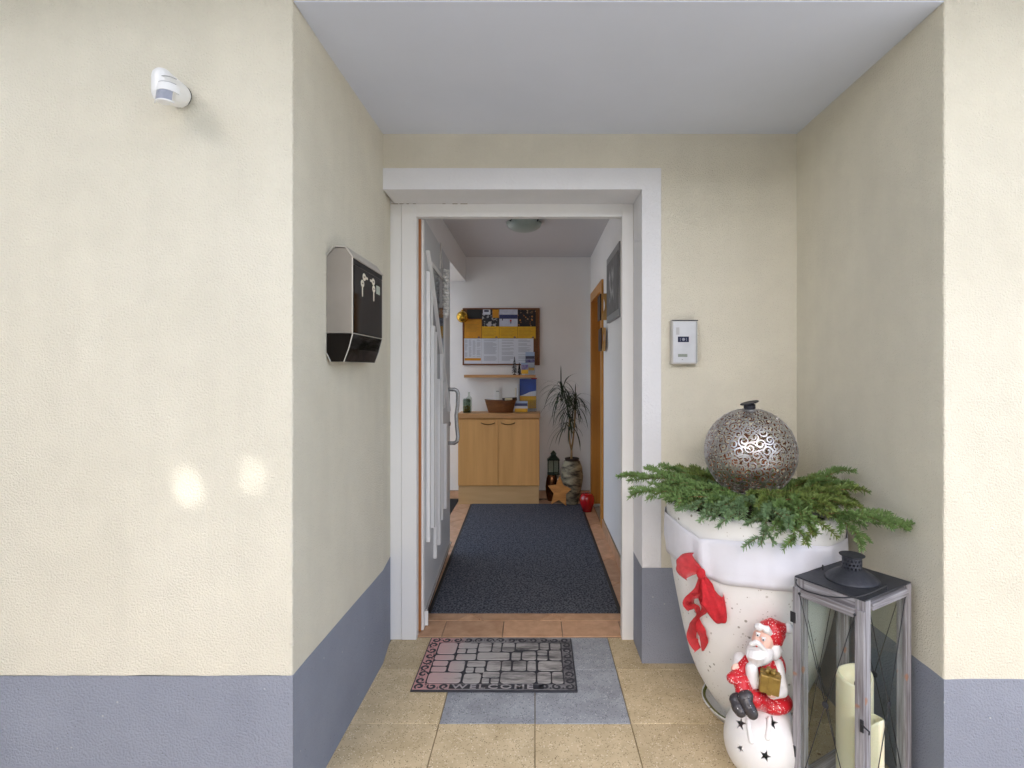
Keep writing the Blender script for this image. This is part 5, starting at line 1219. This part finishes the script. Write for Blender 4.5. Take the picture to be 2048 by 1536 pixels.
def wave(u0, u1, v0, v1, Y, lab, flip):
    a, b = P(u0, v1, Y), P(u1, v0, Y)
    t_ = thing('wooden_wave', lab, 'ornament', (.583, Y, a.z), 0, 'curved wooden ornaments on the right hall wall')
    H = b.z-a.z; X1 = .584; bm = bmesh.new(); n = 16; rows_ = []
    for i in range(n+1):
        f = i/n; x_ = b.x-.010-.022*math.sin(f*math.pi*1.6+.2)-.012*f
        rows_.append([(x_, Y+.0), (x_+.008, Y+.0), (x_+.008, Y+.22), (x_, Y+.22), a.z+H*f])
    m = MB()
    m.box((a.x+.002, Y+.06, a.z+H*.02), (a.x+.010, Y+.20, b.z-.004)); m.build('dark_back', DARKWOOD, t_)
    poly = []
    L_ = [(a.x+.0+(b.x-a.x)*(.16+.50*(.5+.5*math.sin(f*5.2-1.4))), a.z+H*f) for f in [i/18 for i in range(19)]]
    poly = [(x_, Y, z) for x_, z in L_]+[(min(X1, b.x), Y, b.z), (min(X1, b.x-.003), Y, a.z+H*.5), (min(X1, b.x-.006), Y, a.z)][0:3]
    MB().extrude(poly, (0, .012, 0)).build('wave_board', WAVEWOOD, t_)
    MB().box((a.x, Y+.0125, a.z), (a.x+.010, Y+.05, b.z)).build('dark_edge', DARKWOOD, t_)
wave(1200.5, 1215, 587, 640, 4.27, 'upper curved light wooden ornament with dark inner edge left of the grey picture', False)
wave(1202, 1212, 655, 702, 4.33, 'lower smaller curved wooden ornament under the upper one near the side door', True)
# ------------------------------------------------------------------ ceiling lamp
cl_ = thing('ceiling_lamp', 'unlit frosted glass bowl lamp on the hall ceiling', 'lamp', (-.088, 4.3, 2.538))
lp = [(.142*math.sin(R(t)), -.016-.070*math.cos(R(t))+0.0) for t in range(0, 91, 9)]
MB().lathe([(max(1e-6, r_), z_) for r_, z_ in lp]+[(.139, -.014), (.13, -.012)], 40, (-.088, 4.3, 2.538)).build('glass_bowl', mat('frosted_glass', (.30, .36, .32), .35, c2=(.36, .41, .37), vs=9), cl_, smooth=True)
MB().lathe([(.11, -.014), (.11, -.0005)], 32, (-.088, 4.3, 2.538)).build('base_plate', PLAS, cl_)
for (a, k) in ((-135, 0), (-40, 1)):
    c_ = Vector((-.088+.141*math.cos(R(a)), 4.3+.141*math.sin(R(a)), 2.522)); MB().tube([c_+Vector((0, 0, .012)), c_+Vector((.004, -.006, 0)), c_+Vector((-.004, 0, -.010)), c_+Vector((-.010, .004, -.004))], .0045, 7).build('clip', DARK, cl_)
# ------------------------------------------------------------------ garland on the door leaf
ga = thing('door_garland', 'white woven garland hanging from a cord on the open front door', 'garland', wmat(leaf) @ Vector((.60, -.02, 1.72)))
WH = mat('white_cord', (.88, .87, .84), .85, c2=(.78, .76, .73), vs=60)
Lm = wmat(leaf)
def G_(s_, off, z): return Lm @ Vector((s_, -off, z))
MB().tube([G_(.50, .012, 1.98), G_(.56, .008, 2.1475), G_(.62, .012, 1.99)], .004, 6).build('cord', WH, ga, smooth=True)
gm_ = MB()
for k in range(15):
    f = k/14; c_ = G_(.61+.01*math.sin(k*2.1), .034, 1.985-.275*f); a = k*.9
    for q_ in range(3): gm_.ball(c_+Vector((.010*math.cos(a+q_*2.1), .016*math.sin(a+q_*2.1), 0)), (.012, .015, .012), None, 10, 7)
gm_.ball(G_(.61, .034, 1.70), (.014, .016, .016), None, 12, 8)
gm_.build('woven_rope', WH, ga, smooth=True)

# ================================================================== UNSEEN YARD TREE (crown added to block the sun; gaps cut for the sun spots)
tc_ = Vector((.15, 1.7, 1.25))+SUN_DIR*9.2
tr_ = thing('unseen_shade_tree', 'broad leafy tree added out of view to shade the house front', 'tree', (tc_.x, tc_.y, -.03))
MB().tube([(tc_.x, tc_.y, -.05), (tc_.x+.1, tc_.y, 2), (tc_.x, tc_.y+.1, 4), (tc_.x, tc_.y, 7)], [.24, .2, .16, .06], 12).build('trunk', BARK, tr_, smooth=True)
holes = [(P(375, 973, 1.6), .018), (P(505, 950, 1.6), .016), (P(357, 1084, 1.6), -.004), (P(546, 1080, 1.6), -.003), (P(470, 1032, 1.6), -.005)]
hc = P(450, 1010, 1.6); ZR = .42
e1 = SUN_DIR.orthogonal().normalized(); e2 = SUN_DIR.cross(e1)
lv = bmesh.new(); rg7 = random.Random(21)
def tleaf(p, sz, bias):
    nd = Vector((rg7.uniform(-1, 1), rg7.uniform(-1, 1), rg7.uniform(-1, 1))).normalized(); nd = (nd+SUN_DIR*bias).normalized()
    o1 = nd.orthogonal().normalized(); a = rg7.uniform(0, 6.28); o2 = nd.cross(o1); f1 = o1*math.cos(a)+o2*math.sin(a); f2 = nd.cross(f1)
    lv.faces.new([lv.verts.new(p-f1*sz), lv.verts.new(p+f2*sz*.6), lv.verts.new(p+f1*sz), lv.verts.new(p-f2*sz*.6)])
for k in range(52000):
    while True:
        p = Vector((rg7.uniform(-1, 1), rg7.uniform(-1, 1), rg7.uniform(-1, 1)))
        if p.length < 1: break
    p = tc_+Vector((p.x*3.3, p.y*2.1, p.z*2.5)); sz = rg7.uniform(.07, .13)
    q_ = p-hc
    if (q_-SUN_DIR*q_.dot(SUN_DIR)).length < ZR: continue
    tleaf(p, sz, .9)
for k in range(15000):                   # small leaves shaped into a sun screen, gaps cut along the rays
    r_ = ZR*1.25*math.sqrt(rg7.random()); a = rg7.uniform(0, 6.283)
    p = hc+SUN_DIR*(9.2+rg7.uniform(-.8, .8))+(e1*math.cos(a)+e2*math.sin(a))*r_; sz = rg7.uniform(.016, .028)
    if any(((p-h)-SUN_DIR*(p-h).dot(SUN_DIR)).length < rr+sz*.55 for h, rr in holes): continue
    tleaf(p, sz, 1.6)
m = MB(); m.bm = lv; tag(m.build('crown', mat('tree_leaf', (.06, .10, .03), .6, c2=(.04, .075, .02), vs=3), tr_, recalc=False), kind='stuff')
